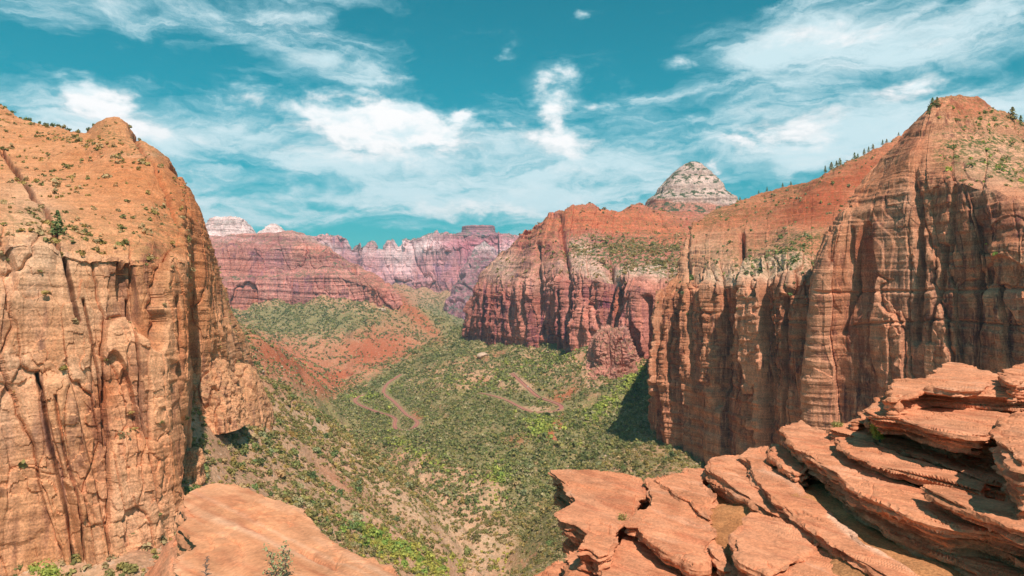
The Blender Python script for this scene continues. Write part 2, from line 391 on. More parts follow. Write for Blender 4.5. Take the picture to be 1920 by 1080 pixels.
# ------------------------------------------------------------------ valley terrain: one height function z(u, w), u = X/Y, w = ln Y
TP = [  # (px, py, depth)
 (900,1080,430),(930,950,600),(860,880,780),(760,840,950),(680,800,1200),(650,752,1500),(640,720,1850),(640,688,2400),
 (350,700,430),(350,900,330),(300,1000,275),(250,1070,245),(480,790,500),(500,900,400),(600,950,425),(700,1000,420),(800,1070,420),(420,820,430),(560,840,560),(650,880,600),
 (440,700,600),(520,740,720),(600,785,860),(700,830,980),
 (450,632,1250),(520,660,1350),(560,690,1450),(620,735,1480),(420,600,1500),
 (900,700,1550),(870,612,2300),(760,680,2050),(690,712,1900),(830,640,2150),(1000,700,1430),(1100,665,1400),(1200,692,1230),(1050,765,1150),(980,765,1150),(925,742,1290),
 (722,728,1640),(780,795,1170),(742,808,1100),(850,780,1200),(900,830,960),(950,800,1040),(1000,800,1000),
 (1205,705,1130),(1150,752,1040),(1060,830,890),(990,880,780),
 (1222,772,930),(1300,822,830),(1400,862,740),(1100,870,680),(1020,1040,430),(1000,950,560),(1200,850,740),(1250,865,690),(1500,900,680),(1100,960,500),
 (470,577,3150),(600,577,3150),(700,592,2950),(560,640,2800),(650,690,2500),(745,585,2980),(745,640,2700),(830,627,2850),(700,650,2620),(790,610,2900),
 (830,612,3900),(860,600,4600),(760,545,5100),(880,560,5300),(950,600,5000),(700,540,5200),(400,570,3400),(300,560,3500),
]
TX = [(-0.163*2300,2300,-300),(-0.105*2500,2500,-292),(-0.22*2150,2150,-312),(-0.358*960,960,-190),(-0.293*1100,1100,-238),(-0.41*800,800,-150),(-0.07*3300,3300,-290),
   # (X, Y, z) hidden or outside the frame
 (0,150,-170),(-80,150,-170),(80,150,-150),(-170,150,-170),(-300,200,-160),(-170,215,-135),(-130,225,-130),(-300,320,-60),(-330,600,-50),(-700,1000,-60),(-900,1800,-60),
 (200,200,-120),(240,400,-130),(400,900,-130),(700,1500,-120),(1000,2500,-100),(-1800,3000,0),(2000,4500,-100),(-3000,5500,0),(3500,6000,0),(600,3500,-200),
 (0,9000,0),(-6000,9000,0),(6000,9000,0),(0,14000,0),(-9000,14000,0),(9000,14000,0),(0,60,-150),(-70,60,-170),(70,60,-130)]
def rbf_setup():
    a = np.array([[*P(px, py, Y)] for px, py, Y in TP] + TX, float)
    u = a[:, 0] / a[:, 1]; w = np.log(a[:, 1])
    S = np.stack([u * 1.6, w], 1)
    d = np.linalg.norm(S[:, None] - S[None], axis=-1)
    n = len(S); K = np.zeros((n + 3, n + 3)); K[:n, :n] = d + np.eye(n) * 0.0
    K[:n, :n] = -(d) - np.eye(n) * 0.0008
    K[:n, n] = 1; K[:n, n+1:] = S; K[n, :n] = 1; K[n+1:, :n] = S.T
    c = np.linalg.solve(K, np.concatenate([a[:, 2], [0, 0, 0]]))
    return S, c
_S, _c = rbf_setup()
def zbase(X, Y):
    u = X / Y * 1.6; w = np.log(Y); n = len(_S)
    t = _c[n] + _c[n+1] * u + _c[n+2] * w
    for i in range(n):
        t = t - _c[i] * np.sqrt((u - _S[i, 0]) ** 2 + (w - _S[i, 1]) ** 2 + 0.0016)
    return t
def hit(px, py, y0=240, y1=5600, f=None):
    f = f or zbase
    Y = np.exp(np.linspace(math.log(y0), math.log(y1), 700)); X = (px - 960) / F * Y; z = (540 - py) / F * Y
    g = z - f(X, Y)
    k = np.where(g < 0)[0]
    k = k[0] if len(k) else len(Y) - 1
    if k == 0: return np.array([X[0], Y[0], z[0]])
    t = g[k-1] / (g[k-1] - g[k]); Yh = Y[k-1] + t * (Y[k] - Y[k-1])
    return np.array([(px - 960) / F * Yh, Yh, (540 - py) / F * Yh])

CREASES = [([(900,1080),(930,950),(870,880),(760,840),(680,800),(650,752)], 64, 85), ([(930,950),(990,880),(1060,830),(1150,752),(1205,705)], 36, 42), ([(650,752),(640,720),(640,690)], 30, 70)]
RIDGES = [([(735,557,3000),(770,590,2900),(830,628,2850)], 60, 150), ([(600,578,3120),(650,640,2800),(685,690,2520)], 75, 140), ([(500,578,3150),(540,640,2850),(600,680,2500)], 45, 120), ([(870,612,2300),(760,680,2050),(690,712,1900)], 32, 90),
          ([(440,700,600),(520,740,720),(600,785,860),(700,830,980)], 22, 50), ([(1100,664,1400),(1000,700,1430),(925,742,1290)], 24, 60), ([(1050,700,1350),(1060,740,1200)], 12, 40), ([(450,632,1250),(520,660,1350),(600,710,1450)], 25, 80)]
CL = [(np.array([hit(*p)[:2] for p in pl]), h, w) for pl, h, w in CREASES]
RL = [(np.array([[(p[0] - 960) / F * p[2], p[2]] for p in pl]), h, w) for pl, h, w in RIDGES]
def zmacro(X, Y):
    z = zbase(X, Y)
    wx = fbm(X / 120, Y / 120, 0 * X + 6, 3) * 22; wy = fbm(X / 120, Y / 120, 0 * X + 16, 3) * 22
    for pl, h, w in CL: z = z - h * np.exp(-polydist(X + wx, Y + wy, [tuple(q) for q in pl]) / w)
    for pl, h, w in RL: z = z + h * np.exp(-polydist(X + wx, Y + wy, [tuple(q) for q in pl]) / w)
    return z

ROADS = [
 [(960,700),(968,708),(990,728),(1012,746),(1040,755),(1056,763),(1053,769),(1035,772),(1000,773),(975,763),(950,750),(925,742),(900,737)],
 [(752,702),(724,722),(719,733),(738,752),(762,777),(783,795),(776,803),(755,807),(741,803),(739,796),(742,788),(730,779),(708,773),(690,766),(672,758),(664,751),(670,744),(680,741)]]
road_lines = []
for pl in ROADS:
    pts = np.array([hit(*p, y0=700, f=zmacro) for p in pl])
    t = np.concatenate([[0], np.cumsum(np.linalg.norm(np.diff(pts[:, :2], axis=0), axis=1) + 1)])
    q = pchip(t, pts, np.linspace(0, t[-1], int(t[-1] / 5)))
    for _ in range(14):
        q[1:-1] = 0.25 * q[:-2] + 0.5 * q[1:-1] + 0.25 * q[2:]
    road_lines.append(q)

def road_near(X, Y, withy=False):
    """distance to the nearest road line and its height there (only evaluated near roads)"""
    D = np.full(X.shape, 1e3, np.float32); Z = np.zeros(X.shape, np.float32); RY = np.zeros(X.shape, np.float32)
    for q in road_lines:
        sel = (X > q[:, 0].min() - 110) & (X < q[:, 0].max() + 110) & (Y > q[:, 1].min() - 110) & (Y < q[:, 1].max() + 110)
        xs, ys = X[sel], Y[sel]
        bd = np.full(xs.shape, 1e3); bz = np.zeros(xs.shape); by = np.zeros(xs.shape)
        for a, c in zip(q[:-1], q[1:]):
            dx, dy = c[0] - a[0], c[1] - a[1]; L2 = dx * dx + dy * dy
            t = np.clip(((xs - a[0]) * dx + (ys - a[1]) * dy) / L2, 0, 1)
            d = np.hypot(xs - a[0] - t * dx, ys - a[1] - t * dy)
            k = d < bd; bd[k] = d[k]; bz[k] = (a[2] + t * (c[2] - a[2]))[k]; by[k] = (a[1] + t * dy)[k]
        k = bd < D[sel]
        Ds, Zs, Ys = D[sel], Z[sel], RY[sel]; Ds[k] = bd[k]; Zs[k] = bz[k]; Ys[k] = by[k]; D[sel] = Ds; Z[sel] = Zs; RY[sel] = Ys
    return (D, Z, RY) if withy else (D, Z)

def zterrain(X, Y):
    z = zmacro(X, Y)
    s = np.clip(Y / 900, 0.35, 4.0)
    n = fbm(X / 190, Y / 190, 0.3 + 0 * X, 3) * 10 * s
    gul = np.abs(fbm(X / 85 + 4, Y / 85, 1.7 + 0 * X, 3)) * 11 * np.clip(s, .4, 2.5)
    fine = fbm(X / 22, Y / 22, 4.4 + 0 * X, 4) * 2.2 * np.clip(s, .5, 2)
    D, Z, RY = road_near(X, Y, True)
    z = z + (n * 0.9 - gul * 1.5 + 5 * s) * (.08 + .92 * sstep(D, 15, 110)) + fine * sstep(D, 8, 40)
    k = sstep(D, 7, 28)
    z = z * k + (Z - 0.5) * (1 - k)
    near_side = (D < 60) & (Y < RY)
    return np.where(near_side, np.minimum(z, Z - 0.5 - .10 * np.maximum(D - 8, 0)), np.where(D < 50, np.minimum(z, Z + 1.0 + .3 * np.maximum(D - 12, 0)), z))

# colour patches and plant density, by where things lie on the ground
RED = [(560,690,110,40,0.3,0.75),(500,650,70,30,0.5,0.6),(620,735,50,30,0.3,0.5),(640,705,30,8,-0.2,1.0),(720,648,90,34,0,1.1),(690,672,45,25,0,0.6),(790,600,60,14,0.75,1.0),(745,560,30,20,0.7,0.8),
       (1055,745,26,14,-0.2,1.2),(1075,730,20,12,-0.3,0.7),(1046,795,10,26,0.25,1.3),(1035,822,12,12,0.5,1.0),(965,825,35,14,-0.3,0.8),(912,672,26,7,-0.2,.6),(935,650,18,6,-.3,.5),(945,662,22,5,-.5,.7),(905,715,14,10,0,0.7),
       (600,850,60,22,0.6,0.2),(640,905,60,12,0.6,0.6),(450,870,60,30,0.4,0.1),(780,775,10,14,0.9,1.0),(720,600,50,20,0,0.4),(265,990,40,60,0,.5)]
PALE = [(905,705,120,20,-0.2,0.5),(930,960,26,55,-0.15,0.9),(910,1040,50,40,0,0.6),(880,900,50,22,0.5,0.5),(600,800,120,26,0.45,0.6),(560,880,150,60,0.5,0.4),(1010,766,22,5,0,1.3),(960,720,60,12,0.1,0.7),(1120,700,60,30,-0.8,0.5),(1230,840,70,22,0.0,0.4),
        (770,940,120,45,0.5,0.45),(860,1000,100,40,0.4,0.5),(660,702,26,7,-.2,.8)]
GREEN = [(790,672,120,20,-.5,.8),(960,680,120,30,.1,.5),(980,790,260,90,0.0,0.55),(1010,950,90,120,-.4,.6),(760,730,120,60,0,.3),(650,620,120,30,.2,.3),(620,595,160,28,0.0,0.8),(520,600,70,40,0,0.6),(850,640,90,30,-0.6,0.5),(820,850,200,60,0.2,0.35),(1010,900,110,110,-0.5,0.5),(1200,820,160,40,0.3,0.5),(840,590,70,40,0,0.7),(1190,735,40,60,0.6,0.9),(1000,640,140,22,0,0.6),
         (700,790,90,25,0.2,.5),(680,760,60,20,0,.6)]
BRIGHT = [(1180,715,26,16,-0.7,1.0),(1130,770,45,16,-0.6,1.0),(1015,800,30,18,0.2,0.9),(1010,815,22,14,0,0.7),(700,1010,50,18,0.5,1.3),(770,1045,60,26,0.4,1.1),(930,900,22,40,0,0.7),(840,1065,40,18,0,1.0),(780,850,60,18,0.5,0.6),(930,1050,30,22,0,0.8),
          (690,745,30,10,0,.6),(730,780,28,10,0.2,.6),(900,720,70,18,0,.35),(1030,680,100,14,-.1,.35)]

def build_ground():
    nu, nw = 1080, 1020
    u = np.linspace(-1.5, 1.5, nu)
    u = np.sign(u) * np.where(np.abs(u) < 0.5, np.abs(u) * 1.5, 0.75 + (np.abs(u) - 0.5) * 0.9 + (np.abs(u) - 0.5) ** 2 * 1.2)  # denser inside the view
    w = np.concatenate([np.linspace(math.log(60), math.log(200), 50)[:-1], np.linspace(math.log(200), math.log(3200), 830), np.linspace(math.log(3200), math.log(7000), 110)[1:], np.linspace(math.log(7000), math.log(15000), 23)[1:]])
    Y = np.exp(w)[:, None] * np.ones_like(u)[None]; X = u[None] * Y
    Z = zterrain(X, Y)
    G = np.stack([X, Y, Z], -1)
    px = 960 + X / Y * F; py = 540 - Z / Y * F
    wob = fbm(X / 40, Y / 40, 0 * X, 3) * 12
    pxw, pyw = px + wob, py + wob * 0.5
    red = ell(pxw, pyw, RED); pale = ell(pxw, pyw, PALE); green = ell(pxw, pyw, GREEN)
    D, _ = road_near(X, Y)
    pale = np.maximum(pale, 0.3 * (1 - sstep(D, 5.5, 8)) )
    lt = sstep(np.interp(py, [700, 740, 780, 830, 880, 950, 1100], [590, 622, 690, 765, 872, 925, 918]) - pxw, -8, 22) * sstep(py, 700, 760) * sstep(Y, 1250, 1000)
    green = green * (1 - .9 * lt) + .45 * (1 - lt) * sstep(py, 690, 760) * sstep(Y, 2600, 1900) + .7 * (1 - sstep(D, 20, 45)); pale = pale + .45 * lt
    masks = np.stack([np.clip(green, 0, 1), np.clip(red, 0, 1.2), np.clip(pale, 0, 1.2)], -1)
    near = sstep(px, 300, 760) * 0.0
    o = mesh_obj('ground', G.reshape(-1, 3), grid_faces(len(w), nu), M_ground, smooth=True, attrs={'masks': masks.reshape(-1, 3)})
    tag(o, 'scrubby canyon floor and talus slopes of tan and red soil', kind='structure')
    return G

def ground_material():
    m = bpy.data.materials.new('canyon_soil'); m.use_nodes = True; nt = m.node_tree; nt.nodes.clear(); b = NB(nt)
    out = b.N.new('ShaderNodeOutputMaterial'); bs = b.N.new('ShaderNodeBsdfPrincipled'); b.L.new(bs.outputs[0], out.inputs[0])
    bs.inputs['Roughness'].default_value = 1.0; bs.inputs['Specular IOR Level'].default_value = 0.05
    geo = b.N.new('ShaderNodeNewGeometry'); pos = geo.outputs['Position']
    att = b.N.new('ShaderNodeAttribute'); att.attribute_name = 'masks'; mk = b.xyz(att.outputs['Color'])
    n1 = b.noise(pos, 1 / 45.0, 5, 0.65); n2 = b.noise(pos, 1 / 7.0, 5, 0.7); n3 = b.noise(pos, 1 / 2.2, 5, 0.7)
    col = b.mix(b.ss(n1, 0.35, 0.62), (0.60, 0.33, 0.19), (0.54, 0.26, 0.145))
    col = b.mix(b.m('MULTIPLY', mk[2], b.ss(n2, 0.3, 0.6, 0.5, 1.0), clamp=True), col, (0.66, 0.42, 0.26))
    col = b.mix(b.m('MULTIPLY', mk[1], b.ss(n2, 0.3, 0.6, 0.6, 1.0), clamp=True), col, (0.46, 0.13, 0.06))
    gf = b.m('MULTIPLY', b.ss(b.add(n2, b.mul(mk[0], 0.26)), 0.54, 0.72), b.ss(mk[1], 0.2, 1.0, 0.9, 0.15), clamp=True)
    gf = b.mul(gf, b.ss(mk[2], .1, .5, 1.0, .25))
    col = b.mix(gf, col, b.mix(b.ss(n3, .4, .6), (0.19, 0.19, 0.075), (0.27, 0.24, 0.10)))
    v = b.ss(n3, 0.25, 0.75, 0.68, 1.3)
    col = b.mix(1.0, col, b.comb(v, v, v), 'MULTIPLY')
    rk = b.noise(pos, 1 / 3.3, 2, 0.5)
    col = b.mix(b.ss(rk, 0.62, 0.68, 0, 0.7), col, (0.66, 0.46, 0.33))
    b.L.new(col, bs.inputs['Base Color'])
    bp = b.N.new('ShaderNodeBump'); b.L.new(b.noise(pos, 1 / 4.0, 6, 0.75), bp.inputs['Height']); bp.inputs['Distance'].default_value = 2.5; bp.inputs['Strength'].default_value = 0.8
    b.L.new(bp.outputs[0], bs.inputs['Normal'])
    return m
M_ground = ground_material()
GROUND = build_ground()

# ------------------------------------------------------------------ roads
M_road = simple_material('red_asphalt', (0.40, 0.155, 0.125), var=0.15, sc=0.3)
M_paint = simple_material('yellow_road_paint', (0.6, 0.42, 0.08), var=0.1)
M_wallst = simple_material('pale_stone_wall', (0.52, 0.31, 0.21), var=0.3, sc=0.4)
def ribbon(q, offs, zoff):
    d = np.gradient(q[:, :2], axis=0); d /= np.linalg.norm(d, axis=1, keepdims=True) + 1e-9
    n = np.stack([-d[:, 1], d[:, 0]], 1)
    V = [np.column_stack([q[:, 0] + n[:, 0] * o, q[:, 1] + n[:, 1] * o, q[:, 2] + z]) for o, z in zip(offs, zoff)]
    return np.stack(V, 1)
ROAD_LABELS = ['red asphalt road round the right hairpin', 'red asphalt road zigzagging down on the left']
for i, q in enumerate(road_lines):
    V = ribbon(q, (-3.4, 3.4), (0.3, 0.3))
    tag(mesh_obj('road', V.reshape(-1, 3), grid_faces(*V.shape[:2]), M_road), ROAD_LABELS[i], kind='structure')
    V = ribbon(q, (-0.18, 0.18), (0.306, 0.306))
    tag(mesh_obj('road_marking', V.reshape(-1, 3), grid_faces(*V.shape[:2]), M_paint), 'yellow centre line of the ' + ROAD_LABELS[i], kind='structure')
    side = 4.2 if i == 0 else -4.2
    V = ribbon(q, (side - .25, side - .25, side + .25, side + .25, side - .25), (-1.0, 0.8, 0.8, -1.0, -1.0))
    tag(mesh_obj('stone_parapet', V.reshape(-1, 3), grid_faces(*V.shape[:2]), M_wallst), 'low pale stone parapet along the ' + ROAD_LABELS[i], 'parapet')


# ------------------------------------------------------------------ cliffs, lofted through profile lines
def loft(name, cols, nseg, ures, mat, label, A=10, L=60, S=1.2, Pz=6.0, cliff=None, extra=None, masks=None, feats=None, slopeamp=0.35,
         fine=0.08, jag=0.0, kind='structure', crackamt=1.0, seed=0.0, edge=None, pill=0.35, facet=1.3, zel=1.0, wide=1.0, fslope=1.0, dscale=None):
    nc = len(cols); nr = len(cols[0])
    U = np.concatenate([np.linspace(i, i + 1, ures[i], endpoint=False) for i in range(nc - 1)] + [[nc - 1]])
    rows = []
    for r in range(nr):
        pts = [(float(i), c[r]) for i, c in enumerate(cols)]
        if extra and r in extra:
            pts = [p for p in pts if not any(abs(p[0] - e[0]) < 1e-6 for e in extra[r])] + [(e[0], e[1:]) for e in extra[r]]
            pts.sort()
        rows.append(pchip([p[0] for p in pts], [p[1] for p in pts], U))
    rows = np.array(rows)                                        # nr, nu, 3  (px, py, Y)
    if dscale: rows[..., 2] *= pchip(range(nc), np.array(dscale, float)[:, None], U)[:, 0][None]
    V = np.concatenate([np.linspace(i, i + 1, nseg[i], endpoint=False) for i in range(nr - 1)] + [[nr - 1]])
    nu, nv = len(U), len(V)
    Q = pchip(np.arange(nr), rows.reshape(nr, -1), V).reshape(nv, nu, 3)
    # profiles keep straight segments half way between linear and smooth
    i0 = np.clip(np.floor(V).astype(int), 0, nr - 2); t = (V - i0)[:, None, None]
    Qlin = rows[i0] * (1 - t) + rows[i0 + 1] * t
    Q = 0.5 * Q + 0.5 * Qlin
    px, py = Q[..., 0], Q[..., 1]
    G = P(px, py, Q[..., 2])
    n = normals(G)
    # orient toward the camera side
    if np.mean(np.sum(n * G, -1)) > 0: n = -n
    cl = np.interp(V, np.arange(nr), cliff or [1] * nr)[:, None] * np.ones(nu)[None]
    X, Yv, Z = G[..., 0], G[..., 1], G[..., 2]
    s = seed
    wz = Z + fbm(X / (L * 2) + s, Yv / (L * 2), Z / (L * 2), 2) * Pz * 0.8
    big = fbm(X / L + s, Yv / L, Z / (4.5 * L), 3)
    r1 = perlin(X / (.55 * L) + s + 7, Yv / (.55 * L), Z / (6 * L))
    r2 = perlin(X / (.22 * L) + s + 3, Yv / (.22 * L), Z / (2.6 * L))
    r3 = np.abs(perlin(X / (.09 * L) + s + 1, Yv / (.09 * L), Z / (.8 * L)))
    crk = np.exp(-(r1 / 0.05) ** 2) * 0.9 + np.exp(-(r2 / 0.07) ** 2) * 0.45
    pil = np.abs(r1) * 0.9 + np.abs(r2) * 0.6 + r3 * 0.28
    st = fbm(X / (L * 5) + s, Yv / (L * 5), wz / Pz, 3, 0.6); st = np.tanh(st * 2.2)
    fz = fbm(X / (L * .10) + s, Yv / (L * .10), Z / (L * .10), 4, 0.6)
    q1 = quant(fbm(X / (.7 * L) + s + 5, Yv / (.7 * L), Z / (1.5 * L), 2) * 3.2)
    q2 = quant(fbm(X / (.2 * L) + s + 8, Yv / (.2 * L), wz / (.42 * L), 2) * 2.6)
    k1 = min(int(np.searchsorted(V, 1.4)), nv - 1)
    sarc = np.concatenate([[0], np.cumsum(np.hypot(np.diff(X[k1]), np.diff(Yv[k1])))])[None, :] + 0 * Z
    wu = fbm(sarc / (.9 * L), Z / (1.6 * L), 0 * Z + s, 4, .6) * .10; wv2 = fbm(sarc / (.8 * L), Z / (.8 * L), 0 * Z + s + 4, 4, .6) * .13
    lean = 0.10 * Z
    o1, t1, a1, b1, e1 = worley(((sarc + lean) / (.62 * L * wide) + wu).astype(np.float32), (Z / (1.7 * L * zel) + wv2).astype(np.float32), int(s) + 1)
    o2, t2, a2, b2, e2 = worley(((sarc + lean) / (.22 * L) + wu * 2).astype(np.float32), (Z / (.42 * L * zel) + wv2 * 1.6).astype(np.float32), int(s) + 7)
    o3, t3, a3, b3, e3 = worley(((sarc + lean) / (.075 * L) + wu * 4).astype(np.float32), (wz / (.10 * L) + wv2 * 3).astype(np.float32), int(s) + 19)
    jn = sstep(fbm(sarc / (1.3 * L), Z / (1.3 * L), 0 * Z + s + 2, 2), -.25, .35)          # smooth panels against broken ones
    fac = 0.62 * (o1 + t1 * a1 * 1.2) - 0.13 * np.exp(-(e1 / .03) ** 2) \
        + (0.10 + .22 * jn) * (o2 + t2 * a2 * 1.2) - 0.07 * jn * np.exp(-(e2 / .045) ** 2) + (0.03 + .09 * jn) * (o3 + t3 * a3) 
    d_c = A * (0.65 * big + pill * 0.9 * (pil - 0.45) - 0.25 * crackamt * crk * cl + 0.12 * q1 + facet * fac) + S * 0.4 * st + fine * (.12 + .3 * jn) * A * fz
    d_s = A * slopeamp * (big + 0.5 * fbm(X / (.35 * L), Yv / (.35 * L), Z / (.35 * L) + s, 3) + 0.25 * q1 + .25 * o2) + S * (0.35 + .3 * jn) * st + fine * A * 0.35 * fz
    D = cl * d_c + (1 - cl) * d_s
    if feats is not None: D = D + feats(px, py, X, Yv, Z) * (fslope + (1 - fslope) * cl)
    if edge is not None: D = D * edge(px, py, U[None, :] + 0 * px, V[:, None] + 0 * px)
    if jag: 
        G[..., 2] += jag * fbm(X / (L * .3), Yv / (L * .3), 0 * X + s, 4, .6) * sstep(V, nr - 3.2, nr - 2.2)[:, None]
    G = G + n * D[..., None]
    at = {}
    if masks is not None:
        wob = fbm(X / (L * .4) + 9, Yv / (L * .4), Z / (L * .4), 3) * 14
        mm = masks(px + wob, py + wob * .6, X, Yv, Z, V[:, None] + 0 * px)
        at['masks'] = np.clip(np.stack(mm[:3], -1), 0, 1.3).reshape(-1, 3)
        at['masks2'] = np.clip(np.stack([mm[3], .5 + (o1 + .35 * t2) * .8 * cl, .5 + (o2 * .8 + .3 * o3) * cl], -1), 0, 1.3).reshape(-1, 3)
    o = mesh_obj(name, G.reshape(-1, 3), grid_faces(nv, nu), mat, attrs=at)
    tag(o, label, kind=kind)
    return G, px, py

def arch(px, py, cx, top, w, bot, depth, soft=5, curve=2.0, tilt=0.0):
    """arched recess: depth negative inwards, sharp upper lip"""
    x = (px - cx - tilt * (py - top)) / w
    roof = top + (bot - top) * 0.55 * np.abs(x) ** curve
    ins = sstep(py - roof, 0, soft) * (1 - sstep(py, bot - (bot - top) * .35, bot)) * (1 - sstep(np.abs(x), 0.9, 1.0))
    return -depth * ins

def crack(px, py, pts, w, depth):
    d = polydist(px, py, pts); return -depth * np.exp(-(d / w) ** 2)

# --- the near left cliff with its slickrock shoulder
def lf(px, py, X, Y, Z):
    w = fbm(X / 6, Y / 6, Z / 9, 4) * 1.6 + fbm(X / 60, Y / 60, Z / 60, 2) * 3
    px = px + w; py = py + w * 0.6
    d = arch(px, py, 236, 474, 24, 640, 5, soft=6, tilt=0.22)
    d += arch(px, py, 215, 655, 34, 850, 4.0, soft=6, tilt=0.12)
    d += arch(px, py, 10, 440, 30, 560, 4)
    d += crack(px, py, [(5, 285), (45, 340), (85, 400), (100, 430), (125, 480), (140, 540), (150, 600)], 3.0, 8)
    d += crack(px, py, [(70, 700), (92, 820), (108, 900), (130, 1000), (150, 1100), (160, 1300)], 2.6, 7)
    d += crack(px, py, [(108, 740), (125, 860), (150, 980), (165, 1100)], 2, 3)
    d += crack(px, py, [(240, 230), (275, 290), (310, 360), (340, 430)], 3, 7) + crack(px, py, [(315, 280), (345, 345), (360, 400)], 3.5, 11)
    d += crack(px, py, [(325, 560), (330, 700), (345, 800), (350, 930)], 3.5, 5) + crack(px, py, [(160, 560), (190, 700), (200, 840)], 2.2, 3.5)
    d += crack(px, py, [(250, 560), (262, 680), (275, 820), (290, 960)], 2.2, 4)
    # leaning pillar
    q = polydist(px, py, [(105, 720), (150, 900), (185, 1080), (200, 1200)]); d += 5.0 * (1 - sstep(q, 20, 30)) * sstep(py, 700, 722)
    return d
def lm(px, py, X, Y, Z, V):
    slope = sstep(V, 2.0, 2.8)
    veg = slope * (0.15 + 0.5 * ell(px, py, [(150, 480, 200, 40, 0.1, 1.0), (200, 250, 160, 14, 0.35, 1), (60, 430, 80, 40, 0, .8), (300, 430, 60, 40, 0, .7)])) + ell(px, py, [(250, 1010, 60, 40, 0, 1.0), (180, 850, 40, 40, 0, .6), (400, 700, 60, 30, 0, .9)])
    stain_shade = ell(px, py, [(300, 470, 26, 22, 0, .6), (345, 640, 20, 12, 0, .4), (60, 600, 60, 90, 0, .25), (210, 790, 12, 60, .2, .35), (235, 610, 20, 20, 0, .3)])
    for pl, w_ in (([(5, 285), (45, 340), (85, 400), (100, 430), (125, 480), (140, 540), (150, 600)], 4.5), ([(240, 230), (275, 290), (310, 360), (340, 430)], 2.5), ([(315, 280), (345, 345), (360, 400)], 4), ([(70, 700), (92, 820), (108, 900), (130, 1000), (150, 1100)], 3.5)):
        stain_shade = stain_shade + .75 * np.exp(-(polydist(px, py, pl) / w_) ** 2)  # shade of the main cracks painted into the colour as dark lines
    pale = ell(px, py, [(40, 520, 90, 70, 0, .5), (60, 390, 70, 50, 0.4, .6), (180, 600, 50, 60, 0, .35), (150, 700, 60, 26, 0, .35), (240, 940, 60, 60, .3, .4), (300, 285, 90, 4, 0.0, .7), (25, 680, 40, 25, 0, .4), (20, 780, 60, 90, .3, .4), (110, 480, 90, 30, 0, .3)])
    red = .22 * slope + ell(px, py, [(240, 330, 120, 70, 0, .4), (220, 740, 30, 50, .2, .8), (345, 600, 26, 110, 0, .75), (290, 880, 50, 70, 0, .45), (345, 380, 60, 80, 0, .5), (160, 900, 30, 120, .2, .4), (390, 480, 30, 100, 0, .4)])
    return veg, stain_shade, pale, red
def wrap(c, px): return [(px, p[1], p[2] * 1.6) for p in c]
LC = [
 [(-420,1900,80),(-420,900,80),(-420,520,82),(-420,440,95),(-400,250,190),(-400,100,320),(-500,200,700)],
 [(-150,1800,112),(-150,900,113),(-150,480,116),(-150,410,130),(-140,280,210),(-130,150,330),(-200,250,700)],
 [(0,1600,140),(0,900,142),(0,455,146),(-5,405,160),(0,300,240),(0,197,345),(-50,260,700)],
 [(140,1350,192),(135,900,196),(122,465,203),(120,425,220),(112,325,295),(118,243,385),(60,280,700)],
 [(232,1200,240),(226,850,246),(215,475,252),(215,435,270),(210,335,345),(208,224,435),(160,280,750)],
 [(310,1120,285),(303,850,288),(296,490,293),(296,455,306),(293,365,375),(292,268,455),(250,320,800)],
 [(352,1060,305),(346,800,312),(350,492,320),(350,460,332),(348,395,390),(338,312,460),(300,360,850)],
 [(358,1000,428),(355,780,424),(358,530,418),(360,480,410),(357,412,410),(347,333,463),(305,380,860)],
 [(376,960,440),(380,740,430),(386,560,424),(389,500,424),(386,455,430),(378,392,470),(330,420,900)],
 [(430,900,520),(424,730,470),(408,610,452),(405,548,460),(401,490,470),(396,450,485),(370,470,900)],
 [(478,860,900),(472,700,880),(452,630,860),(430,585,850),(418,545,840),(410,530,840),(380,540,1200)],
 [(440,860,1600),(430,700,1600),(420,630,1600),(400,585,1600),(390,545,1600),(385,530,1600),(350,540,1900)],
]
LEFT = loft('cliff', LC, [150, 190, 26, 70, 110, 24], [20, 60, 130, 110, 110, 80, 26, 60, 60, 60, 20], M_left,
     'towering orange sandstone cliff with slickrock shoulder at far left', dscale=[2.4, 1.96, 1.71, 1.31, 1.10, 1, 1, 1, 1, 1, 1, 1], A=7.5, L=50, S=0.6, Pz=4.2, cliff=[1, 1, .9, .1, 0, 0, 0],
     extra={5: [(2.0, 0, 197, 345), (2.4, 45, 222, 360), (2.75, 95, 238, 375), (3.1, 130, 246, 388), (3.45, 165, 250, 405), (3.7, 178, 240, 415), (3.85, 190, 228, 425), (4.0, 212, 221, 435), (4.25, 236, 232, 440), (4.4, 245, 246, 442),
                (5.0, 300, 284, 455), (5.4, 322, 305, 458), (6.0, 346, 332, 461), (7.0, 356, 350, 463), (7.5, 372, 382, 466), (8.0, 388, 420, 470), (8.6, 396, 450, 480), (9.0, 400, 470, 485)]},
     masks=lm, feats=lf, slopeamp=0.3, fine=0.11, crackamt=0.15, seed=2.0, wide=.9, zel=1.5, pill=.15, facet=1.7)

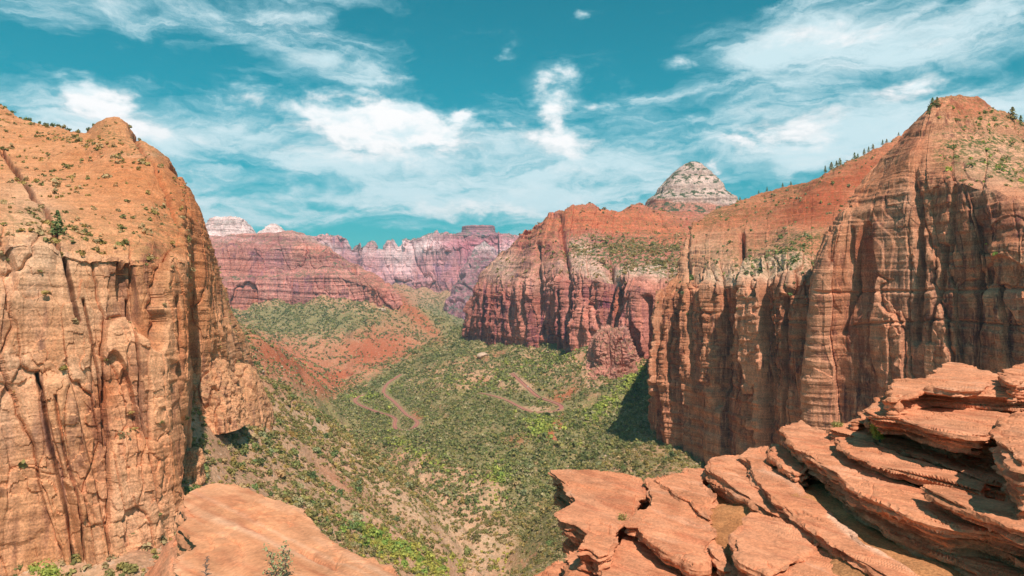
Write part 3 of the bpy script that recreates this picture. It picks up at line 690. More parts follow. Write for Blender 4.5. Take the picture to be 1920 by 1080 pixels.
# --- outcrop on the left talus
def knob(name, label, px, py_top, py_bot, Y, rx, ry, mat, seed, A=3.0, flat=0.0, masks=None, prof=None, nres=(150, 130), kind='structure', S=0.8, Pz=4.0, lean=0.0, L=None):
    """a free-standing rock mass of elliptical plan with a given height profile [(radius factor, height factor)]"""
    zt, zb = (540 - py_top) / F * Y, (540 - py_bot) / F * Y
    prof = prof or [(1.15, 0.0), (1.02, .35), (.95, .7), (.8, .92), (.45, 1.0), (0.0, 1.02)]
    nv, nu = nres
    t = np.linspace(0, 1, len(prof)); q = pchip(t, np.array(prof, float), np.linspace(0, 1, nv))
    th = np.linspace(0, 2 * math.pi, nu)
    sq = 1.0 / (np.abs(np.cos(th)) ** 3 + np.abs(np.sin(th)) ** 3) ** (1 / 3.0)
    r = q[:, :1] * sq[None]; zz = zb + (zt - zb) * q[:, 1:2] + 0 * r
    cx = (px - 960) / F * Y
    X = cx + rx * r * np.cos(th)[None] + lean * (zz - zb); Yv = Y + ry * r * np.sin(th)[None]
    G = np.stack([X, Yv, zz], -1)
    cen = np.array([cx, Y, 0]); n = normals(G)
    out = G - np.array([cx, Y, zb]); 
    if np.mean(np.sum(n * out, -1)) < 0: n = -n
    L = L or min(rx, ry) * 1.1
    d = A * (0.8 * fbm(X / L + seed, Yv / L, zz / (2.5 * L), 4) - 0.5 * np.exp(-(perlin(X / (.5 * L) + seed, Yv / (.5 * L), zz / (4 * L)) / .07) ** 2)) \
        + S * np.tanh(2.5 * fbm(X / (6 * L) + seed, Yv / (6 * L), zz / Pz, 2)) + A * .2 * fbm(X / (.15 * L), Yv / (.15 * L), zz / (.15 * L) + seed, 3)
    d *= np.clip(q[:, :1] * 3, 0, 1); d[:, -1] = d[:, 0]
    G = G + n * d[..., None]
    masks = masks or (lambda px, py, X, Y, Z, V: (.4 + 0 * X, 0 * X, .12 + 0 * X, 0 * X))
    if masks:
        mm = masks(960 + G[..., 0] / G[..., 1] * F, 540 - G[..., 2] / G[..., 1] * F, X, Yv, zz, q[:, 1:2] + 0 * X)
        at = {'masks': np.clip(np.stack(mm[:3], -1), 0, 1.3).reshape(-1, 3), 'masks2': np.clip(np.stack([mm[3], .5 + 0 * X, .5 + 0 * X], -1), 0, 1.3).reshape(-1, 3)}
    o = mesh_obj(name, G.reshape(-1, 3), grid_faces(nv, nu)[:, ::-1].copy(), mat, attrs=at)
    tag(o, label, kind=kind)
    return G
knob('cliff', 'layered tan rock outcrop jutting from the left talus slope', 444, 680, 960, 530, 22, 36, M_left, 3.3, A=5.0, L=30, nres=(220, 280), S=.25, prof=[(1.35, 0), (1.1, .3), (1.0, .6), (.85, .75), (.62, .88), (.3, .97), (0, 1.0)])
knob('cliff', 'low broken rock buttress at the foot of the left cliff', 388, 668, 800, 445, 18, 20, M_left, 8.3, A=6.5, nres=(160, 220), S=.25, prof=[(1.4, 0), (1.15, .35), (.95, .6), (.7, .82), (.35, .96), (0, 1.0)])
knob('cliff', 'small sandy rock fin beside the left cliff corner', 362, 842, 960, 345, 6, 8, M_left, 5.1, A=2.2, nres=(120, 140))

# --- middle right cliff
def mf(px, py, X, Y, Z):
    d = crack(px, py, [(1216, 560), (1218, 640), (1214, 720)], 5, 40) + crack(px, py, [(1050, 410), (1060, 500), (1063, 650)], 6, 24)
    d += crack(px, py, [(1140, 500), (1135, 560), (1125, 640)], 8, 30) + crack(px, py, [(980, 540), (975, 660)], 3, 18) + crack(px, py, [(1010, 460), (1000, 560), (990, 650)], 4, 16)
    d += arch(px, py, 1197, 600, 14, 720, 18, soft=10)
    return d
def mmask(px, py, X, Y, Z, V):
    slope = sstep(V, 1.9, 2.5)
    veg = slope * (0.45 + ell(px, py, [(1190, 470, 110, 20, 0.05, 1.3), (1230, 490, 60, 22, 0, 1.0), (1120, 465, 50, 18, 0, .8), (1200, 515, 60, 16, 0, .6)]))
    stain_shade = ell(px, py, [(920, 590, 50, 60, 0, .3), (1140, 570, 10, 40, 0, .4), (1200, 650, 16, 50, 0, .45), (1050, 600, 20, 80, 0, .3), (1090, 560, 40, 40, 0, .2)])
    pale = ell(px, py, [(1150, 510, 100, 16, 0.1, 1.0), (1220, 510, 60, 18, 0, 1.0), (940, 500, 40, 22, -.4, .8), (1100, 470, 30, 30, 0, .6), (1000, 530, 40, 20, 0, .35), (1085, 470, 20, 16, 0, .5)])
    red = slope * ell(px, py, [(1110, 410, 80, 26, 0, 1.0), (1200, 410, 90, 26, 0, 1.0), (1020, 430, 50, 30, 0, .6), (1260, 440, 60, 20, 0, .9)])
    return veg, stain_shade, pale, red
MC = [
 [(960,650,3000),(960,600,3000),(965,560,3000),(970,530,3000),(985,510,3000),(1000,500,3000),(1050,510,3300)],
 [(875,650,2080),(878,590,2050),(888,550,2045),(899,522,2060),(912,503,2080),(925,490,2110),(980,505,2700)],
 [(948,700,1800),(950,610,1785),(953,545,1795),(960,512,1835),(972,476,1900),(984,440,1980),(1030,450,2700)],
 [(1018,720,1640),(1020,610,1628),(1026,525,1636),(1034,485,1690),(1045,440,1760),(1060,396,1850),(1100,420,2600)],
 [(1072,730,1530),(1075,610,1515),(1083,522,1520),(1088,490,1610),(1100,440,1760),(1115,384,1860),(1150,420,2600)],
 [(1148,750,1390),(1152,620,1375),(1162,535,1382),(1168,470,1600),(1180,428,1800),(1188,386,1960),(1220,420,2600)],
 [(1200,760,1310),(1204,630,1295),(1212,548,1295),(1228,470,1560),(1238,432,1850),(1225,392,2050),(1280,420,2700)],
 [(1320,780,1210),(1320,640,1195),(1322,560,1195),(1320,475,1500),(1330,430,1850),(1330,402,2100),(1360,430,2700)],
]
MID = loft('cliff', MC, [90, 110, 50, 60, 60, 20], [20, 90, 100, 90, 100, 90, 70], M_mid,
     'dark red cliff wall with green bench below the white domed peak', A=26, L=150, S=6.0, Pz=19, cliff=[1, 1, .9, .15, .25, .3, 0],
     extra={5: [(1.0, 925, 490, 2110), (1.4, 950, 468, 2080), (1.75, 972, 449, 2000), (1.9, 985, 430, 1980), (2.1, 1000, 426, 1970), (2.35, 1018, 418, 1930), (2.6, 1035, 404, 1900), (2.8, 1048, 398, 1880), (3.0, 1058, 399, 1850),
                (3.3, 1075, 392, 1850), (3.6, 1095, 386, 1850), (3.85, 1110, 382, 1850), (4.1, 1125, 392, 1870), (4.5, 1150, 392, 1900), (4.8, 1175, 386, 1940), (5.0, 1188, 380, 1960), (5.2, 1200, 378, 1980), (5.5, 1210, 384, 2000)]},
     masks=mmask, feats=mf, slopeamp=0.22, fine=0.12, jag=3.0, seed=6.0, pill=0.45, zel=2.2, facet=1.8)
knob('cliff', 'tan rock knob at the foot of the middle cliff', 1150, 618, 712, 1300, 40, 62, M_mid, 1.7, A=15, L=30, nres=(160, 240), S=.9, Pz=9, prof=[(1.7, 0), (1.3, .22), (1.05, .45), (.95, .7), (.8, .88), (.45, 1.0), (0, 1.0)],
     masks=lambda px, py, X, Y, Z, V: (0.8 + 0 * X, 0 * X, 0.3 + 0 * X, 0 * X))

# --- near right: slope wall (behind) and the prow peak (front)
def rmask(px, py, X, Y, Z, V):
    slope = sstep(V, 1.9, 2.4)
    veg = slope * (0.3 + ell(px, py, [(1460, 490, 90, 30, 0, 1.0), (1500, 450, 50, 16, 0, .8), (1340, 400, 70, 20, 0, .5), (1550, 320, 120, 14, -.5, .5)]))
    stain_shade = ell(px, py, [(1470, 640, 30, 120, 0, .3), (1250, 600, 30, 60, 0, .2)])
    pale = ell(px, py, [(1400, 510, 80, 20, 0, 1.0), (1470, 500, 60, 26, 0, 1.0), (1330, 460, 40, 30, 0, .4), (1290, 480, 10, 30, 0, .4), (1340, 520, 40, 14, 0, .6), (1480, 430, 140, 50, -.3, .25)])
    red = slope * ell(px, py, [(1600, 330, 120, 30, -.5, .9), (1450, 400, 160, 40, -.2, .6), (1540, 400, 60, 40, 0, .5)])
    return veg, stain_shade, pale, red
def rf(px, py, X, Y, Z):
    return crack(px, py, [(1390, 440), (1385, 520), (1370, 560), (1355, 640), (1345, 760)], 5, 14) + crack(px, py, [(1478, 560), (1470, 700), (1465, 820)], 4, 12) + crack(px, py, [(1290, 440), (1287, 530)], 5, 8)
RC = [
 [(1360,800,1350),(1360,680,1350),(1360,580,1350),(1360,520,1350),(1360,470,1350),(1370,430,1350),(1400,440,1700)],
 [(1222,830,845),(1230,690,838),(1242,568,832),(1272,515,850),(1281,462,868),(1290,432,900),(1340,440,1500)],
 [(1290,860,742),(1295,700,736),(1302,545,737),(1308,500,765),(1320,445,830),(1345,392,950),(1400,420,1500)],
 [(1385,890,622),(1392,700,616),(1400,534,618),(1402,478,665),(1412,425,760),(1428,360,900),(1460,400,1400)],
 [(1478,910,528),(1484,700,522),(1494,530,525),(1500,462,580),(1512,405,680),(1535,328,810),(1580,370,1400)],
 [(1560,930,480),(1565,700,475),(1572,560,480),(1580,470,520),(1590,380,620),(1640,282,740),(1690,330,1300)],
 [(1700,950,440),(1700,700,440),(1700,560,445),(1700,470,490),(1700,330,600),(1710,250,700),(1760,300,1200)],
]
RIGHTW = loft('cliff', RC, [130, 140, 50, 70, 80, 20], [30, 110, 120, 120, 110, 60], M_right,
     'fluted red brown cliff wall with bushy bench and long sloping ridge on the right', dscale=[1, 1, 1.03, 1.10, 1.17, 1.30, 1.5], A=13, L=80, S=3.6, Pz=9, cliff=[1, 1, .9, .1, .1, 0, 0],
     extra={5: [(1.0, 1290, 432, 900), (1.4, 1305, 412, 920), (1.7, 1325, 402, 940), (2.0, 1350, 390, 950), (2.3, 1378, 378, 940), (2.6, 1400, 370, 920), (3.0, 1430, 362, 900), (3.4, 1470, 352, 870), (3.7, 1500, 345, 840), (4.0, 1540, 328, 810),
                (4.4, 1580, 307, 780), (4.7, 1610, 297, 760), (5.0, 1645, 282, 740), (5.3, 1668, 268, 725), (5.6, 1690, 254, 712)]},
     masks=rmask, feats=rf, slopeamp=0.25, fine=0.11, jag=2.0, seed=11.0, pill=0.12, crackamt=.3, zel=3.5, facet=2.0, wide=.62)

def pmask(px, py, X, Y, Z, V):
    top = sstep(V, 3.1, 3.6) * sstep(px, 1735, 1765)
    veg = top * (0.7 + ell(px, py, [(1830, 250, 60, 26, 0, .8), (1900, 330, 70, 30, 0, .6)])) + ell(px, py, [(1740, 450, 14, 40, 0, .5)])
    stain_shade = ell(px, py, [(1890, 420, 60, 26, 0, .7), (1820, 390, 14, 30, 0, .6), (1700, 560, 120, 20, 0, .25), (1620, 720, 60, 70, 0, .35), (1850, 640, 90, 40, 0, .35), (1640, 760, 40, 40, 0, .3), (1750, 600, 60, 30, 0, .3)])
    pale = ell(px, py, [(1860, 310, 80, 60, 0.3, .55), (1680, 380, 26, 40, .3, .35), (1700, 520, 60, 60, 0, .2), (1640, 540, 10, 60, 0, .2), (1655, 450, 12, 30, 0, .3)])
    red = ell(px, py, [(1622, 470, 20, 50, 0, .9), (1820, 200, 60, 20, 0, .7), (1770, 320, 30, 60, .2, .35), (1600, 600, 60, 60, 0, .35), (1880, 400, 50, 40, 0, .3), (1700, 260, 30, 30, 0, .5)])
    return veg, stain_shade, pale, red
def pf(px, py, X, Y, Z):
    w = fbm(X / 25, Y / 25, Z / 40, 3) * 6; px = px + w; py = py + w * .5
    d = arch(px, py, 1628, 414, 26, 600, 9, soft=8, tilt=-0.1)
    d += crack(px, py, [(1745, 215), (1705, 330), (1712, 420), (1718, 520), (1712, 640)], 7, 12)
    d += crack(px, py, [(1600, 430), (1592, 520), (1580, 620)], 5, 9) + crack(px, py, [(1762, 460), (1758, 540), (1742, 640)], 4, 7)
    d += crack(px, py, [(1830, 420), (1830, 560), (1822, 700)], 4, 6) + crack(px, py, [(1790, 260), (1775, 380), (1772, 470)], 4, 6)
    d += arch(px, py, 1880, 480, 60, 560, 3.5, soft=4) + arch(px, py, 1900, 405, 50, 460, 3, soft=4)
    d += crack(px, py, [(1540, 548), (1750, 545), (1920, 540)], 3, 2.5) + crack(px, py, [(1600, 610), (1760, 600), (1920, 612)], 2.5, 2.5)
    return d
PC = [
 [(1720,950,800),(1720,700,800),(1720,520,800),(1720,430,800),(1720,350,800),(1720,300,800),(1760,320,1000)],
 [(1500,930,520),(1512,690,505),(1535,520,492),(1562,440,490),(1590,395,500),(1622,352,515),(1680,380,800)],
 [(1580,950,432),(1583,700,424),(1590,530,420),(1604,410,424),(1636,338,436),(1692,262,452),(1750,300,750)],
 [(1680,970,370),(1684,700,362),(1690,500,361),(1700,355,364),(1716,285,375),(1752,204,390),(1800,260,650)],
 [(1780,990,320),(1780,700,313),(1780,500,313),(1778,335,318),(1786,262,345),(1806,180,372),(1850,230,600)],
 [(1850,990,290),(1850,700,284),(1850,520,284),(1848,356,290),(1852,275,328),(1862,198,370),(1900,250,600)],
 [(1935,1000,262),(1935,700,256),(1935,520,257),(1935,395,263),(1932,305,310),(1925,232,360),(1960,270,550)],
 [(2150,1000,215),(2150,700,210),(2150,520,211),(2150,420,218),(2150,320,260),(2150,240,320),(2200,280,500)],
 [(2600,1100,150),(2600,700,148),(2600,520,150),(2600,440,160),(2600,330,210),(2600,250,260),(2700,280,400)],
]
PROW = loft('cliff', PC, [130, 150, 110, 60, 60, 20], [20, 80, 110, 120, 90, 90, 80, 20], M_right,
     'sheer brown and orange prow peak at the right edge', dscale=[1.1, 1.18, 1.32, 1.42, 1.53, 1.6, 1.67, 1.9, 2.2], A=9, L=78, S=1.5, Pz=7, cliff=[1, 1, 1, .45, .1, .1, 0],
     extra={5: [(1.0, 1610, 370, 510), (1.3, 1635, 335, 500), (1.6, 1662, 300, 480), (2.0, 1695, 258, 455), (2.4, 1715, 235, 430), (2.7, 1737, 214, 405), (2.9, 1752, 196, 395), (3.1, 1758, 187, 388), (3.4, 1775, 183, 382), (3.8, 1800, 178, 374),
                (4.2, 1822, 181, 372), (4.6, 1842, 190, 370), (5.0, 1864, 204, 368), (5.4, 1890, 218, 364), (5.7, 1905, 228, 362)]},
     masks=pmask, feats=pf, slopeamp=0.45, fine=0.10, jag=1.2, seed=15.0, pill=0.1, crackamt=.25, wide=.8, zel=2.2, facet=1.7, fslope=0.0)

# --- white domed peak
knob('mountain', 'white banded dome peak above the red ridge', 1290, 304, 455, 2500, 185, 150, M_dome, 4.0, A=11, nres=(240, 420), S=5.0, Pz=24, L=150,
     prof=[(1.5, 0.0), (1.22, .25), (.98, .43), (.74, .60), (.53, .74), (.37, .86), (.22, .95), (.1, 1.0), (0, 1.01)], lean=.06,
     masks=lambda px, py, X, Y, Z, V: (1.3 + 0 * X, ell(px, py, [(1275, 402, 30, 14, 0, .4)]), 0 * X, .85 * sstep(py + 7 * fbm(X / 120, Y / 120, Z / 90, 3) - 10 * sstep(px, 1290, 1350), 372, 382)))

# --- far mesa on the left
def fmask(px, py, X, Y, Z, V):
    veg = 0.5 + ell(px, py, [(600, 490, 60, 12, 0, .9), (480, 520, 90, 6, 0, .8)])
    stain_shade = ell(px, py, [(520, 485, 26, 26, 0, .7), (480, 480, 12, 26, 0, .3), (540, 550, 26, 22, 0, .3), (620, 560, 60, 14, 0, .3)])
    pale = ell(px, py, [(600, 452, 60, 8, .2, .4), (430, 446, 60, 5, 0, .3)])
    red = ell(px, py, [(710, 545, 50, 30, .5, .7), (590, 475, 40, 14, 0, .4), (440, 500, 50, 22, 0, .3)])
    return veg, stain_shade, pale, red
FC = [
 [(250,610,2900),(250,560,2900),(250,530,2905),(250,518,3000),(250,470,3020),(250,445,3200),(250,460,4200)],
 [(400,606,3000),(400,560,2995),(400,530,3000),(402,520,3080),(400,468,3100),(400,442,3280),(400,460,4200)],
 [(520,606,3100),(520,558,3088),(520,523,3095),(520,513,3170),(520,464,3190),(520,437,3400),(520,455,4200)],
 [(620,606,3050),(620,558,3038),(620,518,3045),(622,502,3130),(616,480,3170),(590,448,3350),(600,470,4200)],
 [(682,612,2950),(682,566,2942),(680,532,2948),(674,517,3010),(664,500,3110),(642,480,3300),(650,500,4200)],
 [(722,612,2900),(720,572,2898),(713,542,2905),(704,527,2960),(698,516,3060),(690,507,3200),(690,520,4200)],
 [(756,618,2940),(752,585,2940),(744,560,2950),(736,548,3000),(728,540,3080),(716,532,3150),(710,540,4000)],
 [(700,618,3500),(700,590,3500),(700,570,3500),(700,560,3550),(700,550,3600),(700,545,3650),(690,550,4400)],
]
loft('mesa', FC, [50, 60, 20, 60, 40, 14], [20, 110, 110, 90, 70, 60, 20], M_far,
     'far red mesa with two tiers of cliffs and pinnacles on the left', A=34, L=210, S=7, Pz=30, cliff=[1, 1, .8, .3, 1, .3, 0],
     extra={5: [(1.0, 400, 446, 3280), (1.5, 450, 438, 3350), (2.0, 520, 436, 3400), (2.5, 556, 438, 3380), (2.8, 580, 446, 3360), (3.0, 596, 452, 3350), (3.5, 620, 466, 3320), (4.0, 645, 484, 3300), (4.5, 670, 496, 3250), (5.0, 690, 508, 3200)]},
     masks=fmask, slopeamp=0.2, fine=0.12, seed=21.0, pill=0.5)
allpale = lambda px, py, X, Y, Z, V: (0.5 + 0 * X, 0 * X, 1.1 + 0 * X, 0 * X)
knob('mountain', 'flat topped white rock dome behind the far mesa', 428, 409, 460, 3900, 150, 120, M_far, 2.0, A=14, nres=(90, 160), S=3, masks=allpale,
     prof=[(1.3, 0), (1.15, .3), (.85, .7), (.62, .95), (.5, 1.0), (0, 1.0)])
knob('mountain', 'small pointed white rock dome behind the far mesa', 513, 420, 460, 3900, 110, 100, M_far, 5.0, A=10, nres=(80, 140), S=3, masks=allpale,
     prof=[(1.5, 0), (1.1, .35), (.7, .62), (.3, .9), (.12, 1.0), (0, 1.02)])

# --- the farthest wall with its towers and flat topped temple
def tmask(px, py, X, Y, Z, V):
    veg = sstep(V, 4.4, 4.9) * 1.0 + ell(px, py, [(800, 560, 60, 20, 0, .5)])
    stain_shade = ell(px, py, [(720, 510, 16, 30, 0, .45), (690, 480, 30, 14, 0, .2), (820, 500, 8, 30, 0, .3), (900, 500, 20, 40, 0, .4)])
    pale = ell(px, py, [(800, 462, 50, 16, 0, 1.0), (740, 480, 26, 26, 0, .6), (620, 462, 40, 8, 0, .6), (690, 468, 30, 12, 0, .5), (945, 470, 26, 16, 0, .5), (760, 500, 20, 30, 0, .35)])
    red = ell(px, py, [(870, 460, 40, 22, 0, .9), (640, 455, 12, 12, 0, .8), (860, 520, 60, 30, 0, .3), (940, 448, 26, 10, 0, .5)])
    return veg, stain_shade, pale, red
TC = [
 [(480,640,6000),(480,580,5990),(480,540,6000),(480,500,6100),(480,470,6150),(480,455,6200),(480,470,7500)],
 [(590,640,5900),(590,590,5880),(590,540,5900),(590,500,6000),(590,470,6050),(590,447,6100),(590,470,7500)],
 [(680,640,5800),(680,580,5780),(680,530,5800),(680,505,5880),(680,480,5920),(680,462,5950),(680,490,7400)],
 [(760,640,5650),(760,580,5640),(758,530,5660),(755,500,5750),(755,475,5800),(755,450,5850),(760,480,7400)],
 [(830,640,5550),(830,590,5540),(830,540,5550),(832,500,5600),(834,462,5650),(836,440,5720),(840,460,7400)],
 [(900,650,5400),(900,600,5390),(900,545,5400),(900,500,5480),(900,462,5560),(900,436,5650),(900,455,7400)],
 [(985,650,5300),(985,600,5290),(985,545,5300),(980,505,5380),(980,470,5480),(978,442,5600),(985,460,7400)],
 [(1150,650,5200),(1150,600,5190),(1150,545,5200),(1150,505,5280),(1150,470,5380),(1150,446,5500),(1150,460,7400)],
]
loft('mountain', TC, [40, 60, 60, 50, 40, 14], [20, 110, 130, 110, 110, 110, 20], M_temple,
     'farthest pink and grey canyon wall with jagged towers', A=75, L=420, S=14, Pz=60, cliff=[.6, 1, 1, 1, 1, .8, 0],
     extra={5: [(1.0, 590, 447, 6100), (1.3, 615, 444, 6080), (1.6, 640, 441, 6050), (1.72, 652, 450, 6000), (1.8, 660, 466, 5980), (1.88, 668, 455, 5960), (1.96, 676, 453, 5950), (2.05, 684, 466, 5940), (2.14, 690, 468, 5930), (2.24, 698, 457, 5920), (2.32, 706, 468, 5910),
                (2.45, 718, 468, 5900), (2.58, 728, 453, 5890), (2.66, 736, 449, 5880), (2.74, 744, 462, 5870), (2.82, 750, 464, 5860), (2.95, 762, 447, 5850), (3.2, 785, 447, 5820), (3.5, 805, 447, 5790), (3.8, 824, 445, 5740), (4.1, 842, 440, 5700),
                (4.4, 860, 437, 5690), (5.0, 900, 436, 5650), (5.4, 930, 436, 5630), (5.8, 965, 441, 5610)]},
     masks=tmask, slopeamp=0.2, fine=0.10, seed=31.0, pill=0.5)
knob('mountain', 'flat topped cap rock crowning the far pink wall', 897, 425, 446, 5900, 150, 130, M_temple, 2.0, A=8, nres=(60, 160), S=3,
     prof=[(1.7, 0), (1.35, .3), (1.05, .45), (1.0, .8), (.97, 1.0), (0, 1.0)], masks=lambda px, py, X, Y, Z, V: (1.0 + 0 * X, 0.2 + 0 * X, 0 * X, 0 * X))
knob('mountain', 'blue grey shaded buttress in front of the far wall', 908, 452, 610, 4900, 190, 300, M_temple, 9.0, A=60, nres=(120, 220), S=10, Pz=60, L=220,
     prof=[(1.9, 0), (1.35, .25), (1.0, .5), (.7, .75), (.3, .93), (0, 1.0)], masks=lambda px, py, X, Y, Z, V: (0.8 + 0 * X, 0.25 + 0 * X, sstep(py, 490, 460) * .6, 0 * X))


# ------------------------------------------------------------------ foreground rock ledges
M_ledge = rock_material('ledge_sandstone', (0.60, 0.245, 0.115), (0.66, 0.30, 0.155),
    [(0.25, (0.52, 0.20, 0.09)), (0.42, (0.62, 0.27, 0.13)), (0.55, (0.68, 0.36, 0.20)), (0.68, (0.50, 0.19, 0.09)), (0.85, (0.62, 0.29, 0.14))],
    (0.20, 0.11, 0.06), P_=0.09, L=1.6, grain=0.035, streak_amt=0.45, strata_amt=0.3, bump=0.55, var=0.26, streakL=0.5, warm=(1.02, 0.93, 0.95), lines=0.1, pale=(0.74, 0.47, 0.30))
M_ledge2 = rock_material('banded_sandstone', (0.66, 0.31, 0.16), (0.70, 0.36, 0.20),
    [(0.25, (0.62, 0.27, 0.13)), (0.42, (0.68, 0.33, 0.17)), (0.55, (0.70, 0.38, 0.22)), (0.68, (0.62, 0.28, 0.14)), (0.85, (0.68, 0.33, 0.18))],
    (0.26, 0.14, 0.08), P_=0.12, L=1.8, grain=0.04, streak_amt=0.4, strata_amt=0.3, bump=0.4, var=0.17, streakL=0.5, warm=(1.0, 0.87, 0.80), lines=0.08, pale=(0.80, 0.52, 0.35))
M_gravel = rock_material('ochre_gravel', (0.42, 0.21, 0.075), (0.50, 0.27, 0.10),
    [(0.25, (0.34, 0.16, 0.06)), (0.42, (0.46, 0.24, 0.09)), (0.55, (0.54, 0.32, 0.14)), (0.68, (0.36, 0.17, 0.065)), (0.85, (0.50, 0.27, 0.11))],
    (0.3, 0.16, 0.06), P_=0.5, L=1.2, grain=0.03, streak_amt=0.0, strata_amt=0.3, bump=1.1, var=0.38)

def on_plane(px, py, z0, tilt, cen):
    tx, ty = tilt
    Y = (z0 - tx * cen[0] - ty * cen[1]) / ((540 - py) / F - tx * (px - 960) / F - ty)
    return np.array([(px - 960) / F * Y, Y, (540 - py) / F * Y])

def outline(pts, step, amp, seed):
    pts = np.asarray(pts, float); out = []
    n = len(pts)
    for i in range(n):
        a, c = pts[i], pts[(i + 1) % n]; k = max(1, int(np.linalg.norm(c - a) / step))
        for j in range(k): out.append(a + (c - a) * j / k)
    out = np.array(out)
    dx = fbm(out[:, 0] / .45 + seed, out[:, 1] / .45, 0 * out[:, 0], 4, .55) * amp
    dy = fbm(out[:, 0] / .45 - seed, out[:, 1] / .45, 0 * out[:, 0] + 5, 4, .55) * amp
    return out + np.stack([dx, dy], 1)

def inset(p, d):
    t = np.roll(p, -1, 0) - np.roll(p, 1, 0); t /= np.linalg.norm(t, axis=1, keepdims=True) + 1e-9
    area = 0.5 * np.sum(p[:, 0] * np.roll(p[:, 1], -1) - np.roll(p[:, 0], -1) * p[:, 1])
    n = np.stack([-t[:, 1], t[:, 0]], 1) * (1 if area > 0 else -1)
    return p + n * np.asarray(d)[..., None] if np.ndim(d) else p + n * d

def slab(name, px_poly, z0, thick, parent=None, tilt=(0, 0), vox=0.019, layers=4, under=0.12, rough=0.04, mat=None, seed=1.0, topamp=0.02, sideamp=0.045,
         dirv=(0.7, -0.72), masks=None, feats=None):
    pp = np.array(px_poly, float); cpx, cpy = pp.mean(0)
    Yc = z0 / ((540 - cpy) / F); cen = ((cpx - 960) / F * Yc, Yc)
    W = np.array([on_plane(a, c, z0, tilt, cen) for a, c in px_poly])
    zt = lambda x, y: z0 + tilt[0] * (x - cen[0]) + tilt[1] * (y - cen[1])
    ol = outline(W[:, :2], 0.07, rough, seed)
    bm = bmesh.new(); rs = np.random.default_rng(int(seed * 100) + 1)
    tk = rs.uniform(0.6, 1.4, layers); tk = tk / tk.sum() * thick
    zc = 0.0
    for k in range(layers):
        d = under * .55 * (k / max(1, layers - 1)) + (0 if k == 0 else rs.uniform(-0.02, 0.09))
        nz = fbm(ol[:, 0] / .6 + k * 3, ol[:, 1] / .6, 0 * ol[:, 0] + seed, 3) * 0.05 * (k > 0)
        o2 = inset(ol, np.clip(d + nz, 0, 9))
        top = [bm.verts.new((x, y, zt(x, y) - zc + (0.004 if k else 0))) for x, y in o2]
        bot = [bm.verts.new((x, y, zt(x, y) - zc - tk[k] - 0.004)) for x, y in o2]
        n = len(o2)
        bm.faces.new(top); bm.faces.new(bot[::-1])
        for i in range(n): bm.faces.new((top[i], bot[i], bot[(i + 1) % n], top[(i + 1) % n]))
        zc += tk[k]
    bmesh.ops.recalc_face_normals(bm, faces=bm.faces)
    me = bpy.data.meshes.new('tmp'); bm.to_mesh(me); bm.free()
    o = bpy.data.objects.new(name, me); COL.objects.link(o)
    md = o.modifiers.new('r', 'REMESH'); md.mode = 'VOXEL'; md.voxel_size = vox; md.adaptivity = 0
    dg = bpy.context.evaluated_depsgraph_get(); m2 = bpy.data.meshes.new_from_object(o.evaluated_get(dg))
    o.modifiers.clear(); bpy.data.objects.remove(o); bpy.data.meshes.remove(me)
    nv = len(m2.vertices); co = np.empty(nv * 3, np.float32); m2.vertices.foreach_get('co', co); co = co.reshape(-1, 3)
    no = np.empty(nv * 3, np.float32); m2.vertices.foreach_get('normal', no); no = no.reshape(-1, 3)
    ed = np.empty(len(m2.edges) * 2, np.int32); m2.edges.foreach_get('vertices', ed); ed = ed.reshape(-1, 2)
    deg = np.bincount(ed.ravel(), minlength=nv)[:, None]
    for _ in range(4):
        acc = np.stack([np.bincount(ed[:, 0], co[ed[:, 1], k], nv) + np.bincount(ed[:, 1], co[ed[:, 0], k], nv) for k in range(3)], 1)
        co = (.4 * co + .6 * acc / np.maximum(deg, 1)).astype(np.float32)
    x, y, z = co.T; zl = z - zt(x, y)
    up = sstep(no[:, 2], 0.5, 0.9); side = 1 - sstep(np.abs(no[:, 2]), 0.45, 0.85)
    u = x * dirv[0] + y * dirv[1]; v = -x * dirv[1] + y * dirv[0]
    wl = zl + 0.03 * fbm(x / .8, y / .8, z / .8 + seed, 2)
    strata = np.tanh(4 * fbm(x / 1.6 + seed, y / 1.6, wl / 0.07, 2, .6)) * sideamp * 1.15
    strata = strata + np.tanh(3 * fbm(x / .9 + seed, y / .9, wl / 0.045, 2, .5)) * .012
    lump = fbm(x / .35 + seed, y / .35, z / .22, 4, .6) * 0.04
    und = fbm(u / 1.6 + seed, v / .6, 0 * u, 4) * topamp * 1.5 + quant(fbm(u / 1.4, v / .4 + seed, 0 * u + 3, 2) * 3.0) * topamp * 0.6 + fbm(x / .09, y / .09, z / .09, 3) * 0.003
    cr1 = perlin(u / .9 + seed, v / .28, 0 * u + 9); cr2 = perlin(u / .35 + seed, v / .5, 0 * u + 19); gate = sstep(perlin(x / .8, y / .8, 0 * u + seed), -.1, .3)
    und = und - (np.exp(-(cr1 / .035) ** 2) * .03 + np.exp(-(cr2 / .03) ** 2) * .02) * gate
    d = side * (strata + lump) + up * und + (1 - side - up).clip(0, 1) * lump * .6
    if feats is not None: d = d + feats(960 + x / y * F, 540 - z / y * F) * up
    co = co + no * d[:, None]
    m2.vertices.foreach_set('co', co.astype(np.float32).ravel())
    at = {}
    pxs, pys = 960 + x / y * F, 540 - z / y * F
    mm = masks(pxs, pys, zl) if masks else (0 * x, 0 * x, 0 * x, 0 * x)
    pat = fbm(x / .55 + seed, y / .55, z / .3, 4, .6); pat2 = fbm(u / .9 + seed, v / .25, z / .2 + 7, 4, .6)
    mm = (mm[0], mm[1] + .55 * sstep(pat, .25, .8) * (.3 + .7 * side), mm[2] + .3 * sstep(pat2, .35, .8), mm[3] + .35 * sstep(-pat2, .2, .7))
